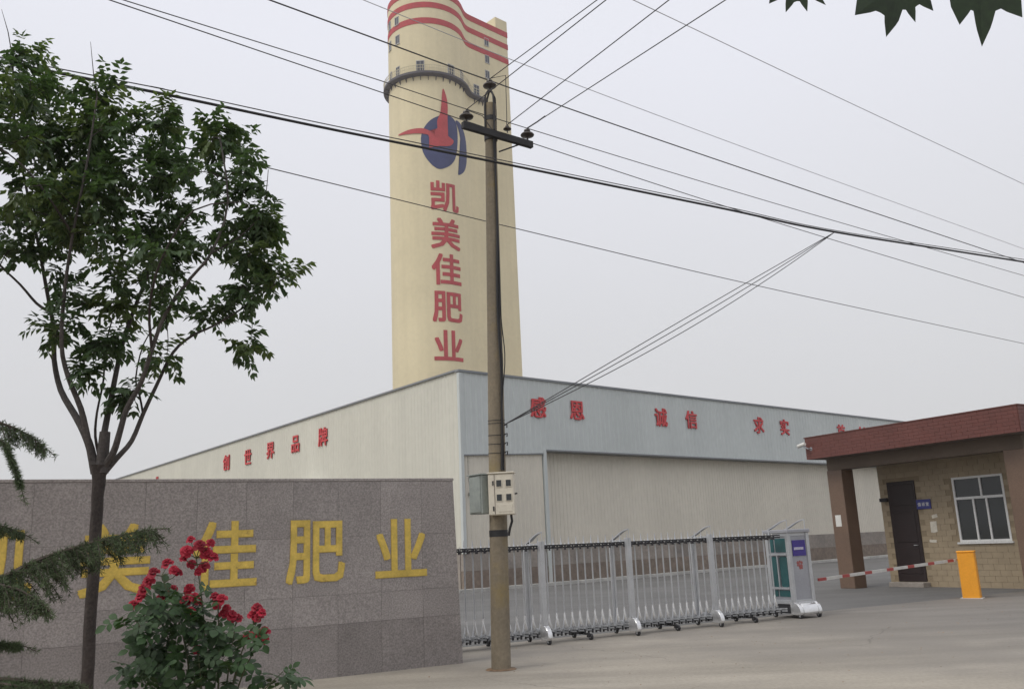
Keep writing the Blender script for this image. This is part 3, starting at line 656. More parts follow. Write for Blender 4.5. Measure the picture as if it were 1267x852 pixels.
# shared wheel, shoe, blade
wb = MB(); wb.lathe([(0.020, -0.022), (0.048, -0.020), (0.052, -0.012), (0.052, 0.012), (0.048, 0.020), (0.020, 0.022)], 14, 0, Matrix.Rotation(R(90), 4, 'Y')); wb.lathe([(0.022, -0.026), (0.022, 0.026)], 8, 1, Matrix.Rotation(R(90), 4, 'Y'))
wme = wb.mesh('wheel', [m_rubber, m_steel], smooth=True)
def shoe_mesh(wd):
    pr = [(0.10, 0.07), (-0.15, 0.07), (-0.165, 0.11), (-0.155, 0.17), (-0.125, 0.23), (-0.08, 0.275), (-0.02, 0.30), (0.05, 0.305), (0.10, 0.30)]
    q = MB(); q.prism([(-wd / 2, y, z) for y, z in pr], (wd, 0, 0)); return q.mesh('shoe', m_steel2, smooth=True, bevel=0.006)
shme = shoe_mesh(0.085)
def blade_mesh():
    q = MB(); up_ = []; n_ = 12
    for k in range(n_ + 1):
        t = k / n_; y = 0.62 - 0.62 * t; z = 1.60 + 0.185 * (3 * t * t - 2 * t ** 3) ; hw_ = 0.028 * math.sin(math.pi * min(1, 0.15 + 0.75 * t)) + 0.004
        up_.append((y, z, hw_))
    A = [[], [], [], []]
    for (y, z, hw_) in up_:
        for k, (sx, dz) in enumerate(((-1, -.010), (1, -.010), (1, .012), (-1, .012))): A[k].append(len(q.v)); q.v.append((sx * hw_, y, z + dz))
    for k in range(4): q.quadstrip(A[k], A[(k + 1) % 4])
    q.f.append(tuple(A[k][0] for k in range(4))); q.m.append(0); q.f.append(tuple(A[k][-1] for k in range(4))); q.m.append(0)
    return q.mesh('arched_blade', m_steel)
blme = blade_mesh()
def portal(x):
    q = MB()
    q.box(-0.045, 0.045, 0.0, 0.075, 0.30, 1.64); q.box(-0.02, 0.02, 0.50, 0.54, 0.10, 1.60); q.box(-0.075, -0.04, 0.50, 0.54, 0.10, 1.58)
    q.box(-0.02, 0.02, 0.076, 0.499, 1.575, 1.61); q.box(-0.02, 0.02, 0.076, 0.62, 0.20, 0.235); q.box(-0.02, 0.02, 0.076, 0.499, 0.09, 0.12)
    q.box(-0.006, 0.006, -0.012, -0.001, 1.50, 1.80)
    f_ = q.build('portal_frame', m_steel, gt, bevel=0.004, loc=(x, 0, 0))
    link('shoe', shme, f_, (0, 0.02, 0)); link('wheel', wme, f_, (0, -0.085, 0.054)); link('wheel', wme, f_, (0, 0.58, 0.054)); link('arched_blade', blme, f_, (-0.0, 0, 0))
    return f_
for x in (-1.80, -0.02, 1.73, 3.56): portal(x)
def cart(x):
    q = MB(); q.box(-0.02, 0.02, 0.03, 0.56, 0.085, 0.11); q.box(-0.05, 0.05, 0.21, 0.27, 0.085, 0.13); q.box(-0.02, 0.02, 0.0, 0.05, 0.05, 0.12); q.box(-0.02, 0.02, 0.54, 0.59, 0.05, 0.12)
    f_ = q.build('wheel_carrier', m_iron, gt, loc=(x, 0, 0))
    link('wheel', wme, f_, (0.045, 0.02, 0.052)); link('wheel', wme, f_, (0.045, 0.56, 0.052))
for x in (-2.6 + 1.75, 0.80, 2.62, 4.42): cart(x)
# drive head
hx0, hx1 = 5.45, 6.02
q = MB()
for (x, y) in ((hx0, 0.0), (hx1 - 0.08, 0.0), (hx0, 0.55), (hx1 - 0.08, 0.55)): q.box(x, x + 0.08, y, y + 0.08, 0.26, 1.60)
q.box(hx0 + .01, hx1 - .01, 0.02, 0.61, 0.26, 0.34); q.box(hx0 + .01, hx1 - .01, 0.02, 0.61, 1.54, 1.598)
hd = q.build('drive_head', m_steel, gt, bevel=0.006)
q = MB(); q.box(hx0 - 0.02, hx1 + 0.02, -0.025, 0.655, 1.602, 1.67); q.build('cap', m_gpanel, hd, bevel=0.01)
q = MB(); q.box(hx0 + .081, hx1 - .081, 0.025, 0.04, 0.341, 1.539); q.build('front_panel', m_gpanel, hd)
q = MB(); q.box(hx0 + .03, hx0 + .045, 0.081, 0.549, 0.341, 1.539); q.build('side_panel', m_gpanel, hd)
q = MB(); q.box(hx1 - .045, hx1 - .03, 0.081, 0.549, 0.341, 1.539); q.build('end_panel', m_gpanel, hd)
q = MB(); q.box(hx0 + .12, hx1 - .11, 0.012, 0.0245, 1.16, 1.46); sc_ = q.build('display', m_screen, hd)
q = MB(); q.box(hx0 + .15, hx1 - .17, 0.008, 0.0115, 1.275, 1.325); q.build('display_text_bar', mat('faded_display_text', (0.42, 0.40, 0.50), 0.5, 0.2, 30), sc_)
# small red floral mark below the display
q = MB(); cx_, cz_ = (hx0 + hx1) / 2 - 0.01, 0.98
for (dx, dz, r_) in ((-.05, .05, .035), (.0, .065, .03), (.05, .05, .03), (-.02, .0, .035), (.04, -.01, .035), (.0, -.05, .03), (.045, -.055, .022), (-.065, .0, .018)):
    pts = [(cx_ + dx + r_ * (0.75 + 0.35 * (k % 2)) * math.cos(2 * math.pi * k / 10), 0.0245, cz_ + dz + r_ * (0.75 + 0.35 * (k % 2)) * math.sin(2 * math.pi * k / 10)) for k in range(10)]
    q.prism(pts, (0, -0.004, 0))
q.build('red_mark', mat('faded_red_print', (0.30, 0.085, 0.08), 0.6, 0.2, 20), hd)
# teal side facing the bars
def rpoly(y0, y1, z0, z1, r_=0.03):
    P = []
    for (cy, cz, a0) in ((y1 - r_, z0 + r_, -90), (y1 - r_, z1 - r_, 0), (y0 + r_, z1 - r_, 90), (y0 + r_, z0 + r_, 180)):
        for k in range(4): an = R(a0 + 30 * k); P.append((hx0 + 0.029, cy + r_ * math.cos(an), cz + r_ * math.sin(an)))
    return P
for y0, y1, z0, z1, r_ in ((0.09, 0.38, 1.24, 1.50, 0.01), (0.42, 0.53, 1.24, 1.50, 0.01), (0.10, 0.30, 0.58, 1.16, 0.05), (0.36, 0.52, 0.58, 1.16, 0.05), (0.09, 0.38, 0.40, 0.52, 0.01), (0.42, 0.53, 0.40, 0.52, 0.01)):
    q = MB(); q.prism(rpoly(y0, y1, z0, z1, r_), (-0.012, 0, 0)); q.build('teal_panel', m_teal, hd)
q = MB()
for z in (0.54, 1.18): q.box(hx0 - 0.012, hx0 + 0.028, 0.081, 0.549, z, z + 0.04)
q.box(hx0 - 0.012, hx0 + 0.028, 0.315, 0.345, 0.581, 1.179); q.build('panel_rib', m_steel, hd)
q = MB(); q.box(hx0 + .03, hx1 - .03, 0.05, 0.60, 0.09, 0.255); q.build('chassis', m_black, hd)
wsh = shoe_mesh(hx1 - hx0 - 0.19)
link('shoe', wsh, hd, ((hx0 + hx1) / 2, 0.02, 0)); link('shoe', shme, hd, (hx0 + 0.045, 0.02, 0)); link('shoe', shme, hd, (hx1 - 0.045, 0.02, 0))
for x in (hx0 + 0.045, hx1 - 0.045): link('wheel', wme, hd, (x, -0.085, 0.054)); link('wheel', wme, hd, (x, 0.58, 0.054))
for x in (hx0 + 0.04, hx1 - 0.06):
    link('arched_blade', blme, hd, (x, 0.03, 0.06))
    q = MB(); q.box(x - .006, x + .006, 0.018, 0.03, 1.672, 1.86); q.build('blade_rod', m_steel, hd)

# ------------------------------------------------------------------ utility pole
pb = Vector((-0.33, 12.42, 0)); lean = Vector((0.16, 0.0, 8.28))
def pp(t): return lean * t
up = thing('utility_pole', 'slender tapered concrete utility pole with insulators in front of the gate', 'pole', pb)
b = MB(); b.tube([pp(t) for t in (0, .05, .1, .2, .35, .5, .65, .8, .9, .985)], [0.130, 0.129, 0.127, 0.124, 0.118, 0.110, 0.102, 0.093, 0.087, 0.084], 20); b.build('shaft', m_pole, up, smooth=True)
b = MB(); b.lathe([(0.21, 0.006), (0.19, 0.016), (0.125, 0.022)], 16, 0); b.build('footing', m_soil, up)
b = MB(); b.lathe([(0.121, -0.045), (0.128, -0.043), (0.128, 0.043), (0.121, 0.045)], 20, 0, Matrix.Translation(pp(0.213))); b.build('black_band', m_cable, up, smooth=True)
ad = (atz(655, 187, 7.6) - atz(571, 163, 7.6)).normalized()
aL = atz(571, 163, 7.6) - pb; aR_ = atz(655, 187, 7.6) - pb
side_ = Vector((-ad.y, ad.x, 0))
fo = -side_ * 0.15
b = MB()
def bar(mb, p, q_, w_, h_, mi=0):
    d = (q_ - p).normalized(); s_ = Vector((-d.y, d.x, 0)).normalized() * w_; u_ = d.cross(s_).normalized() * h_
    mb.hexa([tuple(p - s_ - u_), tuple(p + s_ - u_), tuple(q_ + s_ - u_), tuple(q_ - s_ - u_), tuple(p - s_ + u_), tuple(p + s_ + u_), tuple(q_ + s_ + u_), tuple(q_ - s_ + u_)], mi)
cxp = pp(7.6 / 8.28); aL = cxp - ad * 0.60 + fo * 0.9; aR_ = cxp + ad * 0.68 + fo * 0.9
bar(b, aL, aR_, 0.035, 0.05); b.build('crossarm', m_iron, up)
b = MB(); b.tube([cxp + ad * 0.45 + fo * .8 + Vector((0, 0, -.04)), cxp + ad * 0.10 + fo * 0.4 + Vector((0, 0, -0.22))], 0.012, 6); b.build('brace', m_iron, up)
b = MB(); b.lathe([(0.092, -0.05), (0.100, -0.045), (0.100, 0.045), (0.092, 0.05)], 16, 0, Matrix.Translation(cxp)); b.build('arm_clamp', m_iron, up)
b = MB()
for s_ in (-1, 1):
    b.tube([pp(0.93) + ad * 0.097 * s_, pp(0.975) + ad * 0.10 * s_, pp(1.0) + ad * 0.09 * s_, pp(1.012) + ad * 0.03 * s_], 0.016, 6)
    b.tube([pp(0.93) + side_ * 0.097 * s_, pp(0.975) + side_ * 0.095 * s_, pp(1.0) + side_ * 0.08 * s_, pp(1.012) + side_ * 0.02 * s_], 0.016, 6)
b.lathe([(0.086, -0.04), (0.094, -0.035), (0.094, 0.035), (0.086, 0.04)], 16, 0, Matrix.Translation(pp(0.955))); b.build('top_bracket', m_iron, up)
def insulator(p, s_=1.0, parent=up):
    q = MB(); mt_ = Matrix.Translation(p) @ Matrix.Scale(s_, 4)
    q.lathe([(0.018, -0.02), (0.018, 0.06), (0.035, 0.065), (0.115, 0.085), (0.125, 0.10), (0.11, 0.125), (0.06, 0.14), (0.05, 0.16), (0.06, 0.175), (0.055, 0.20), (0.03, 0.215)], 16, 0, mt_)
    return q.build('insulator', m_porc, parent, smooth=True)
iT = pp(1.012); iL = cxp - ad * 0.53 + fo * .9 + Vector((0, 0, .06)); iR = cxp + ad * 0.60 + fo * .9 + Vector((0, 0, .06)); iM = cxp + ad * 0.17 + fo * 1.3 + Vector((0, 0, .06))
for p, s_ in ((iT, 0.86), (iL, 0.86), (iR, 0.86), (iM, 0.5)): insulator(p, s_)
# service cables clipped down the shaft
vw = Vector((0.42, -0.91, 0))
b = MB()
def down(offs, rad, wob):
    pts = []
    for k in range(41):
        t = 0.915 - (0.915 - 0.315) * k / 40
        rr = 0.131 - 0.046 * t + rad + 0.002
        sway = wob * math.exp(-((t - 0.50) / 0.055) ** 2)
        an = math.atan2(vw.y, vw.x) + offs + 0.12 * math.sin(t * 17 + offs * 9) + 0.9 * max(0, (0.40 - t)) * -6 * (0.40 - t)
        pts.append(pp(t) + Vector((math.cos(an), math.sin(an), 0)) * (rr + sway))
    b.tube(pts, rad, 6)
down(0.10, 0.016, 0.03); down(0.26, 0.011, 0.07); down(0.38, 0.008, 0.09)
b.build('down_cable', m_cable, up)
b = MB()
for t in (0.40, 0.375, 0.36, 0.345, 0.395): b.tube([pp(t) + Vector((math.cos(a) * (0.131 - .046 * t + .004), math.sin(a) * (0.131 - .046 * t + .004), 0.01 * math.sin(a))) for a in [2 * math.pi * k / 20 for k in range(21)]], 0.005, 5)
for t in (0.39, 0.375, 0.36, 0.345): b.tube([pp(t) + Vector((0.11, -0.08, 0)), pp(t) + Vector((0.15, -0.09, 0.01)), pp(t) + Vector((0.145, -0.09, -0.035))], 0.010, 5)
b.build('wire_tie', m_iron, up)

mb_ = thing('meter_box', 'ivory meter box with four small windows strapped to the utility pole', 'box', tuple(pb + pp(0.275) + Vector((0.075, -0.175, 0.0))), R(-8))
b = MB(); b.box(-0.185, 0.165, -0.10, 0.06, -0.275, 0.275); b.build('case', m_mbox, mb_, bevel=0.012)
for x, z in ((-0.035, 0.145), (0.095, 0.145), (-0.035, -0.045), (0.095, -0.045)):
    q = MB(); q.box(x - .044, x + .044, -0.108, -0.1005, z - .052, z + .052); fr_ = q.build('window', m_mbox, mb_)
    q = MB(); q.box(x - .034, x + .034, -0.112, -0.1085, z - .042, z + .042); q.build('pane', m_glass, fr_)
q = MB(); q.box(-0.05, 0.14, -0.106, -0.1005, -0.235, -0.135); q.build('label_frame', m_mbox, mb_, bevel=0.003)
q = MB(); q.box(-0.10, -0.094, -0.104, -0.1005, -0.265, 0.265); q.build('door_seam', m_soffit, mb_)
q = MB()
for z in (0.15, -0.19): q.box(-0.125, -0.108, -0.112, -0.1005, z - .03, z + .03)
q.build('hinge', m_iron, mb_)
q = MB(); q.box(-0.195, 0.175, -0.115, 0.07, 0.276, 0.295); q.build('lid', m_mbox, mb_, bevel=0.005)
q = MB(); q.tube([(0.10, 0.0, -0.27), (0.11, 0.0, -0.36), (0.07, 0.03, -0.46), (0.05, 0.04, -0.55)], 0.018, 6); q.build('outlet_cable', m_cable, mb_)
q = MB(); q.tube([(0.166, -0.02, 0.0), (0.20, -0.02, 0.005)], 0.012, 6); q.build('lock', m_iron, mb_)
cb = thing('switch_cabinet', 'grey green switch cabinet on the left side of the utility pole', 'cabinet', tuple(pb + pp(0.278) + Vector((-0.23, 0.02, 0.0))), R(-52))
q = MB(); q.box(-0.15, 0.15, -0.10, 0.10, -0.27, 0.255); q.build('case', m_cabinet, cb, bevel=0.01)
q = MB(); q.box(-0.13, 0.13, -0.112, -0.101, -0.25, 0.235); q.build('door', m_cabinet, cb, bevel=0.004)
q = MB(); q.box(-0.165, 0.165, -0.125, 0.11, 0.256, 0.272); q.build('hood', m_cabinet, cb)

# ------------------------------------------------------------------ overhead wires
def spline(P, n):
    o = []; k = len(P)
    for i in range(k - 1):
        p0 = P[max(i - 1, 0)] if i else P[0] * 2 - P[1]; p1 = P[i]; p2 = P[i + 1]; p3 = P[i + 2] if i + 2 < k else P[-1] * 2 - P[-2]
        for s_ in range(n):
            t = s_ / n
            o.append(0.5 * ((2 * p1) + (p2 - p0) * t + (2 * p0 - 5 * p1 + 4 * p2 - p3) * t * t + (3 * p1 - p0 - 3 * p2 + p3) * t ** 3))
    o.append(P[-1].copy()); return o
def wire(name, pts, rad, m, label, cat='wire', ext=(12, 14), sag=0.0, n=10, group=None):
    pts = [Vector(p) for p in pts]
    P = [pts[0] - (pts[1] - pts[0]).normalized() * ext[0]] if ext[0] else []
    P += pts + [pts[-1] + (pts[-1] - pts[-2]).normalized() * ext[1]]
    P = spline(P, n)
    for k, p in enumerate(P):
        t = k / (len(P) - 1); p.z -= sag * 4 * t * (1 - t)
    b = MB(); b.tube(P, rad, 6); o = b.build(name, m, smooth=True); return tag(o, label, cat, group)
# four conductors from the pole towards the street
for p, q1, z, lab in ((iT + pb, (739, 0), 8.62, 'bare line wire leaving the topmost insulator of the utility pole'),
                      (iL + pb, (750, 0), 7.86, 'bare line wire leaving the left insulator on the crossarm'),
                      (iM + pb, (828, 0), 7.80, 'bare line wire leaving the crossarm just right of the pole'),
                      (iR + pb, (898, 0), 7.86, 'bare line wire leaving the insulator at the right end of the crossarm')):
    a = Vector(p) + Vector((0, 0, 0.20 if z != 7.80 else 0.12)); c = atz(q1[0], q1[1], z)
    wire('overhead_wire', [a, c], 0.0068, m_wire, lab, ext=(0.0, 22), group='overhead wires')
# jumpers on the pole head
b = MB()
b.tube([iL + Vector((0, 0, .2)), iL + ad * 0.22 - side_ * 0.1 + Vector((0, 0, 0.12)), cxp - ad * 0.05 + fo + Vector((0, 0, 0.02))], 0.007, 5)
b.tube([iT + Vector((0, 0, .21)), iT + ad * 0.10 - side_ * 0.28 + Vector((0, 0, .16)), pp(0.955) + ad * 0.16 - side_ * 0.2, cxp + ad * 0.17 + fo * 1.2 + Vector((0, 0, 0.15))], 0.006, 5)
b.tube([iR + Vector((0, 0, .2)), iR - side_ * 0.25 + Vector((0, 0, .2)), iR - side_ * 0.45 + Vector((0, 0, .21))], 0.011, 5)
b.build('jumper_wire', m_wire, up)
LONG = [('black_cable', [(0, 76), (200, 116), (400, 158), (605, 199), (890, 257), (1033, 287), (1267, 324)], 7.1, 0.018, m_cable, 'thickest black cable bundle crossing the whole sky in front of the pole', 'cable', 0.0),
        ('messenger_wire', [(0, 71), (200, 110), (400, 153), (605, 195), (890, 254), (1033, 285), (1267, 321)], 7.1, 0.007, m_wire, 'thin messenger wire running just above the thickest black cable', 'wire', 0.0),
        ('overhead_wire', [(135, 0), (400, 90), (661, 178), (960, 275), (1267, 368)], 8.0, 0.0072, m_wire, 'long wire entering top left and passing behind the crossarm, lower of a close pair', 'wire', 0.0),
        ('overhead_wire', [(152, 0), (440, 90), (640, 155), (960, 252), (1267, 341)], 8.0, 0.0065, m_wire, 'long wire entering top left and passing behind the crossarm, upper of a close pair', 'wire', 0.0),
        ('overhead_wire', [(333, 0), (640, 112), (950, 219), (1267, 325)], 9.0, 0.0105, m_wire, 'dark wire crossing the tower ring and passing just above the pole top', 'wire', 0.0),
        ('overhead_wire', [(449, 0), (651, 81), (960, 197), (1267, 308)], 9.5, 0.006, m_wire_pale, 'faint pale wire crossing behind the tower stripes to the right edge', 'wire', 0.0),
        ('overhead_wire', [(783, 0), (1036, 120), (1267, 228)], 9.0, 0.006, m_wire_pale, 'faint pale wire alone in the upper right sky below the hanging leaves', 'wire', 0.0),
        ('overhead_wire', [(325, 206), (640, 283), (940, 354), (1267, 425)], 7.0, 0.0075, m_wire, 'lowest long wire crossing the tower characters towards the gatehouse roof', 'wire', 0.0)]
for nm, px, z, rad, m, lab, cat, sg_ in LONG:
    wire(nm, [atz(*q_, z) for q_ in px], rad, m, lab, cat, ext=(16, 22), sag=sg_, group='overhead wires' if nm == 'overhead_wire' else None)
# service drop
dp0 = pb + pp(0.392) + Vector((0.115, -0.05, 0)); dp1 = atz(1033, 287, 7.1)
for k, (lab, o1, sg_) in enumerate((('service drop wire from pole to cable bundle, upper of the sagging bunch', 0.10, 0.10), ('service drop wire from pole to cable bundle, middle of the sagging bunch', 0.0, 0.17), ('service drop wire from pole to cable bundle, lower of the sagging bunch', -0.10, 0.27))):
    P = []
    for j in range(25):
        t = j / 24; p = dp0.lerp(dp1, t); p = p + Vector((0, 0, o1 * math.sin(math.pi * t) * 0.6 - sg_ * 1.3 * 4 * t * (1 - t) * 0.35)); P.append(p)
    b = MB(); b.tube(P, 0.0068, 5); tag(b.build('service_wire', m_wire, smooth=True), lab, 'wire', 'service drop wires')

# ------------------------------------------------------------------ leaves and trees
def nrand(): return random.gauss(0, 1)
def rvec(): 
    v = Vector((nrand(), nrand(), nrand())); return v.normalized()
class Leaves:
    def __init__(s): s.v = []; s.f = []; s.m = []
    def leaf(s, base, d, nrm, ln, wd, mi=0):
        """folded blade: two triangles per half"""
        d = d.normalized(); sd = d.cross(nrm)
        if sd.length < 1e-4: sd = d.orthogonal()
        sd.normalize(); nn = sd.cross(d)
        i = len(s.v)
        m1 = base + d * ln * 0.45; tip = base + d * ln - nn * ln * 0.12
        s.v += [tuple(base), tuple(m1 + sd * wd / 2 + nn * wd * 0.12), tuple(tip), tuple(m1 - sd * wd / 2 + nn * wd * 0.12)]
        s.f += [(i, i + 1, i + 2), (i, i + 2, i + 3)]; s.m += [mi, mi]
    def build(s, name, mats, parent):
        me = bpy.data.meshes.new(name); me.from_pydata(s.v, [], s.f)
        for m in mats: me.materials.append(m)
        me.polygons.foreach_set('material_index', s.m); me.update()
        return link(name, me, parent)

TB = Vector((-3.83, 8.12, 0))
tr = thing('street_tree', 'dark leafy tree with forked pale limbs standing before the granite wall', 'tree', TB)
TD = 8.0
def tp(x, y, dy=0.0): return at(x, y, TD + dy) - TB
limbs = []   # (points, r0, r1)
trunk_pts = [Vector((0, 0, 0)), tp(107, 860), tp(110, 800), tp(115, 720), tp(119, 650), tp(122, 600), tp(123, 575)]
limbs.append((trunk_pts, 0.052, 0.050))
LP = [([(118, 585, 0), (112, 555, 0), (103, 532, .05), (92, 512, .1), (75, 482, .2), (67, 445, .25), (67, 410, .3), (58, 360, .35), (47, 300, .4), (32, 230, .4), (18, 150, .4), (16, 70, .3)], .058, .010),
      ([(60, 385, .3), (45, 375, .25), (25, 352, .2), (0, 328, .1), (-30, 292, 0), (-60, 240, 0)], .022, .007),
      ([(116, 580, 0), (108, 540, -.05), (100, 505, -.1), (84, 465, -.2), (76, 425, -.3), (80, 360, -.4), (90, 290, -.5), (108, 200, -.6), (120, 120, -.6)], .048, .009),
      ([(124, 570, 0), (130, 530, .1), (138, 490, .15), (146, 450, .2), (156, 410, .3), (174, 362, .35), (186, 330, .4), (198, 260, .5), (204, 185, .6), (200, 125, .6)], .046, .009),
      ([(126, 580, 0), (140, 560, -.05), (148, 535, -.1), (157, 505, -.15), (175, 472, -.2), (188, 432, -.3), (205, 388, -.35), (235, 345, -.4), (262, 312, -.45), (282, 250, -.4), (272, 170, -.4)], .046, .009),
      ([(126, 588, 0), (145, 566, .05), (163, 545, .1), (177, 512, .1), (193, 478, .1), (214, 436, .1), (238, 415, .1), (264, 403, .1), (305, 378, 0), (340, 352, 0), (362, 338, 0)], .038, .005),
      ([(177, 512, .1), (173, 490, .1), (168, 467, .1), (178, 425, .1), (200, 390, 0)], .016, .006),
      ([(124, 570, .1), (118, 540, .15), (120, 510, .2), (128, 470, .3), (132, 420, .4), (150, 350, .6), (150, 260, .8)], .020, .006),
      ([(188, 432, -.3), (185, 380, -.5), (200, 320, -.8), (240, 260, -.9), (300, 250, -.8)], .020, .006),
      ([(47, 300, .4), (80, 240, .7), (110, 190, .9)], .016, .005), ([(90, 290, -.5), (50, 230, -.8), (10, 190, -.9), (-50, 160, -.8)], .016, .005),
      ([(264, 312, -.45), (300, 290, -.3), (325, 260, -.2), (332, 210, -.1)], .012, .004), ([(305, 378, 0), (312, 395, 0.05), (310, 425, .05)], .007, .003), ([(205, 388, -.3), (208, 420, -.3), (206, 445, -.3)], .007, .003)]
for px, r0, r1 in LP: limbs.append(([tp(*p) for p in px], r0 * 0.74, r1 * 0.8))
def resample(P, n):
    o = []
    k = len(P)
    for i in range(k - 1):
        p0 = P[max(i - 1, 0)]; p1 = P[i]; p2 = P[i + 1]; p3 = P[min(i + 2, k - 1)]
        for s_ in range(n):
            t = s_ / n
            o.append(0.5 * ((2 * p1) + (p2 - p0) * t + (2 * p0 - 5 * p1 + 4 * p2 - p3) * t * t + (3 * p1 - p0 - 3 * p2 + p3) * t ** 3))
    o.append(P[-1].copy()); return o
tb = MB(); nodes = []
lb = MB()
for k, (P, r0, r1) in enumerate(limbs):
    Q = resample(P, 3); rr = [r0 + (r1 - r0) * (i / (len(Q) - 1)) ** 0.8 for i in range(len(Q))]
    if k == 0:
        rr[0] = 0.075; rr[-1] = 0.078; rr[-2] = 0.068; rr[-3] = 0.060; rr[-4] = 0.055
        for i in range(1, len(Q) - 1): Q[i] = Q[i] + Vector((random.uniform(-.004, .004), 0, 0))
        tb.tube(Q, rr, 14)
        tb.build('trunk', m_bark, tr, smooth=True); tb = MB()
    else:
        (tb if k < 7 else lb).tube(Q, rr, 8)
        nodes += [(q, r) for q, r in zip(Q[4:], rr[4:]) if r < 0.03]
# sawn-off stub in the fork
tb.tube([tp(126, 585), tp(128, 555), tp(130, 534)], [0.056, 0.050, 0.046], 12)
tb.build('limb', m_limb, tr, smooth=True)
blobs = [(20, 70, 32, 36), (62, 105, 42, 42), (10, 140, 60, 55), (132, 130, 24, 34), (108, 170, 55, 45), (60, 200, 75, 60), (200, 140, 26, 28), (188, 190, 45, 45), (140, 232, 66, 52), (40, 262, 60, 48), (272, 168, 26, 28), (284, 200, 36, 40), (250, 232, 50, 45), (298, 250, 34, 40),
         (215, 290, 58, 38), (125, 290, 55, 30), (20, 300, 42, 26), (150, 335, 40, 26), (228, 330, 40, 22), (292, 305, 38, 32), (318, 335, 28, 30), (345, 340, 20, 8), (62, 330, 34, 22), (92, 385, 40, 24), (58, 412, 18, 10), (145, 375, 42, 24), (200, 392, 34, 22), (300, 368, 28, 18), (268, 388, 26, 10), (310, 428, 13, 16),
         (206, 450, 18, 18), (108, 468, 18, 20), (128, 425, 26, 22), (155, 488, 10, 4), (320, 290, 22, 40), (-40, 150, 60, 90), (-50, 260, 60, 60), (-60, 330, 40, 36), (170, 300, 50, 40), (90, 250, 70, 50)]
pts_ = []
for (cx_, cy_, rx, ry) in blobs:
    nn_ = max(3, int(rx * ry / (232.0 if rx > 30 else 112.0)))
    for _ in range(nn_):
        for _try in range(30):
            a, c, d = random.uniform(-1, 1), random.uniform(-1, 1), random.uniform(-1, 1)
            if a * a + c * c + d * d <= 1: break
        dep = max(0.25, min(1.2, (rx + ry) / 2 / 135.0 * 1.9))
        base_dy = 0.0 if rx < 30 else random.uniform(-0.35, 0.45)
        pts_.append(tp(cx_ + a * rx, cy_ + c * ry, d * dep + base_dy))
pts_.sort(key=lambda p: min((p - q).length for q, r in nodes))
lf = Leaves(); cen = tp(140, 280)
def compound(base, d, ln, mi):
    d = d.normalized(); n_ = Vector((random.uniform(-.5, .5), random.uniform(-.5, .5), 1)).normalized()
    k = random.choice((3, 4, 4, 5)); P = base.copy(); dd = d.copy()
    for i in range(k):
        P = P + dd * ln / k; dd = (dd + Vector((0, 0, -0.16))).normalized(); s_ = dd.cross(n_)
        if s_.length < 1e-3: s_ = dd.orthogonal()
        s_.normalize()
        for sg_ in (-1, 1):
            ld = (s_ * sg_ * 0.85 + dd * 0.6 + Vector((0, 0, -0.35)) + rvec() * 0.25)
            lf.leaf(P, ld, n_ + rvec() * 0.35, random.uniform(0.065, 0.115), random.uniform(0.040, 0.058), mi)
    lf.leaf(P, dd, n_, 0.085, 0.042, mi)
for p in pts_:
    q, r = min(nodes, key=lambda t: (p - t[0]).length + (0.25 if t[0].z > p.z + 0.1 else 0))
    L_ = (p - q).length
    mid = q.lerp(p, 0.5) + Vector((random.uniform(-.06, .06), random.uniform(-.06, .06), 0.10 * L_ + random.uniform(0, .05)))
    pr = resample([q, mid, p], 4)
    r0 = min(r * 0.8, 0.0045 + 0.006 * L_); lb.tube(pr, [r0 + (0.0022 - r0) * i / 8 for i in range(9)], 4, caps=False)
    nodes.append((pr[4], 0.006)); nodes.append((p, 0.004))
    hgt = (p - tp(140, 280)).z
    mi = 1 if random.random() < (0.42 if hgt > 0.9 else 0.20) else 0
    for i in range(random.randint(6, 9)):
        t = random.uniform(0.35, 1.0); idx = min(8, int(t * 8)); bs = pr[idx]
        d = (p - q).normalized() * 0.4 + rvec() * 0.8 + Vector((0, 0, 0.15)); compound(bs, d, random.uniform(0.13, 0.24), mi)
# two bare leaders above the crown
lb.tube([tp(122, 130, -.3), tp(116, 95, -.3), tp(112, 52, -.3)], [0.006, 0.005, 0.002], 5)
lb.tube([tp(16, 75, .3), tp(10, 40, .3), tp(2, 12, .3)], [0.006, 0.005, 0.002], 5)
lb.build('branch', m_bark, tr, smooth=True)
o = lf.build('crown', [m_leaf, m_leaf2], tr); o['kind'] = 'stuff'

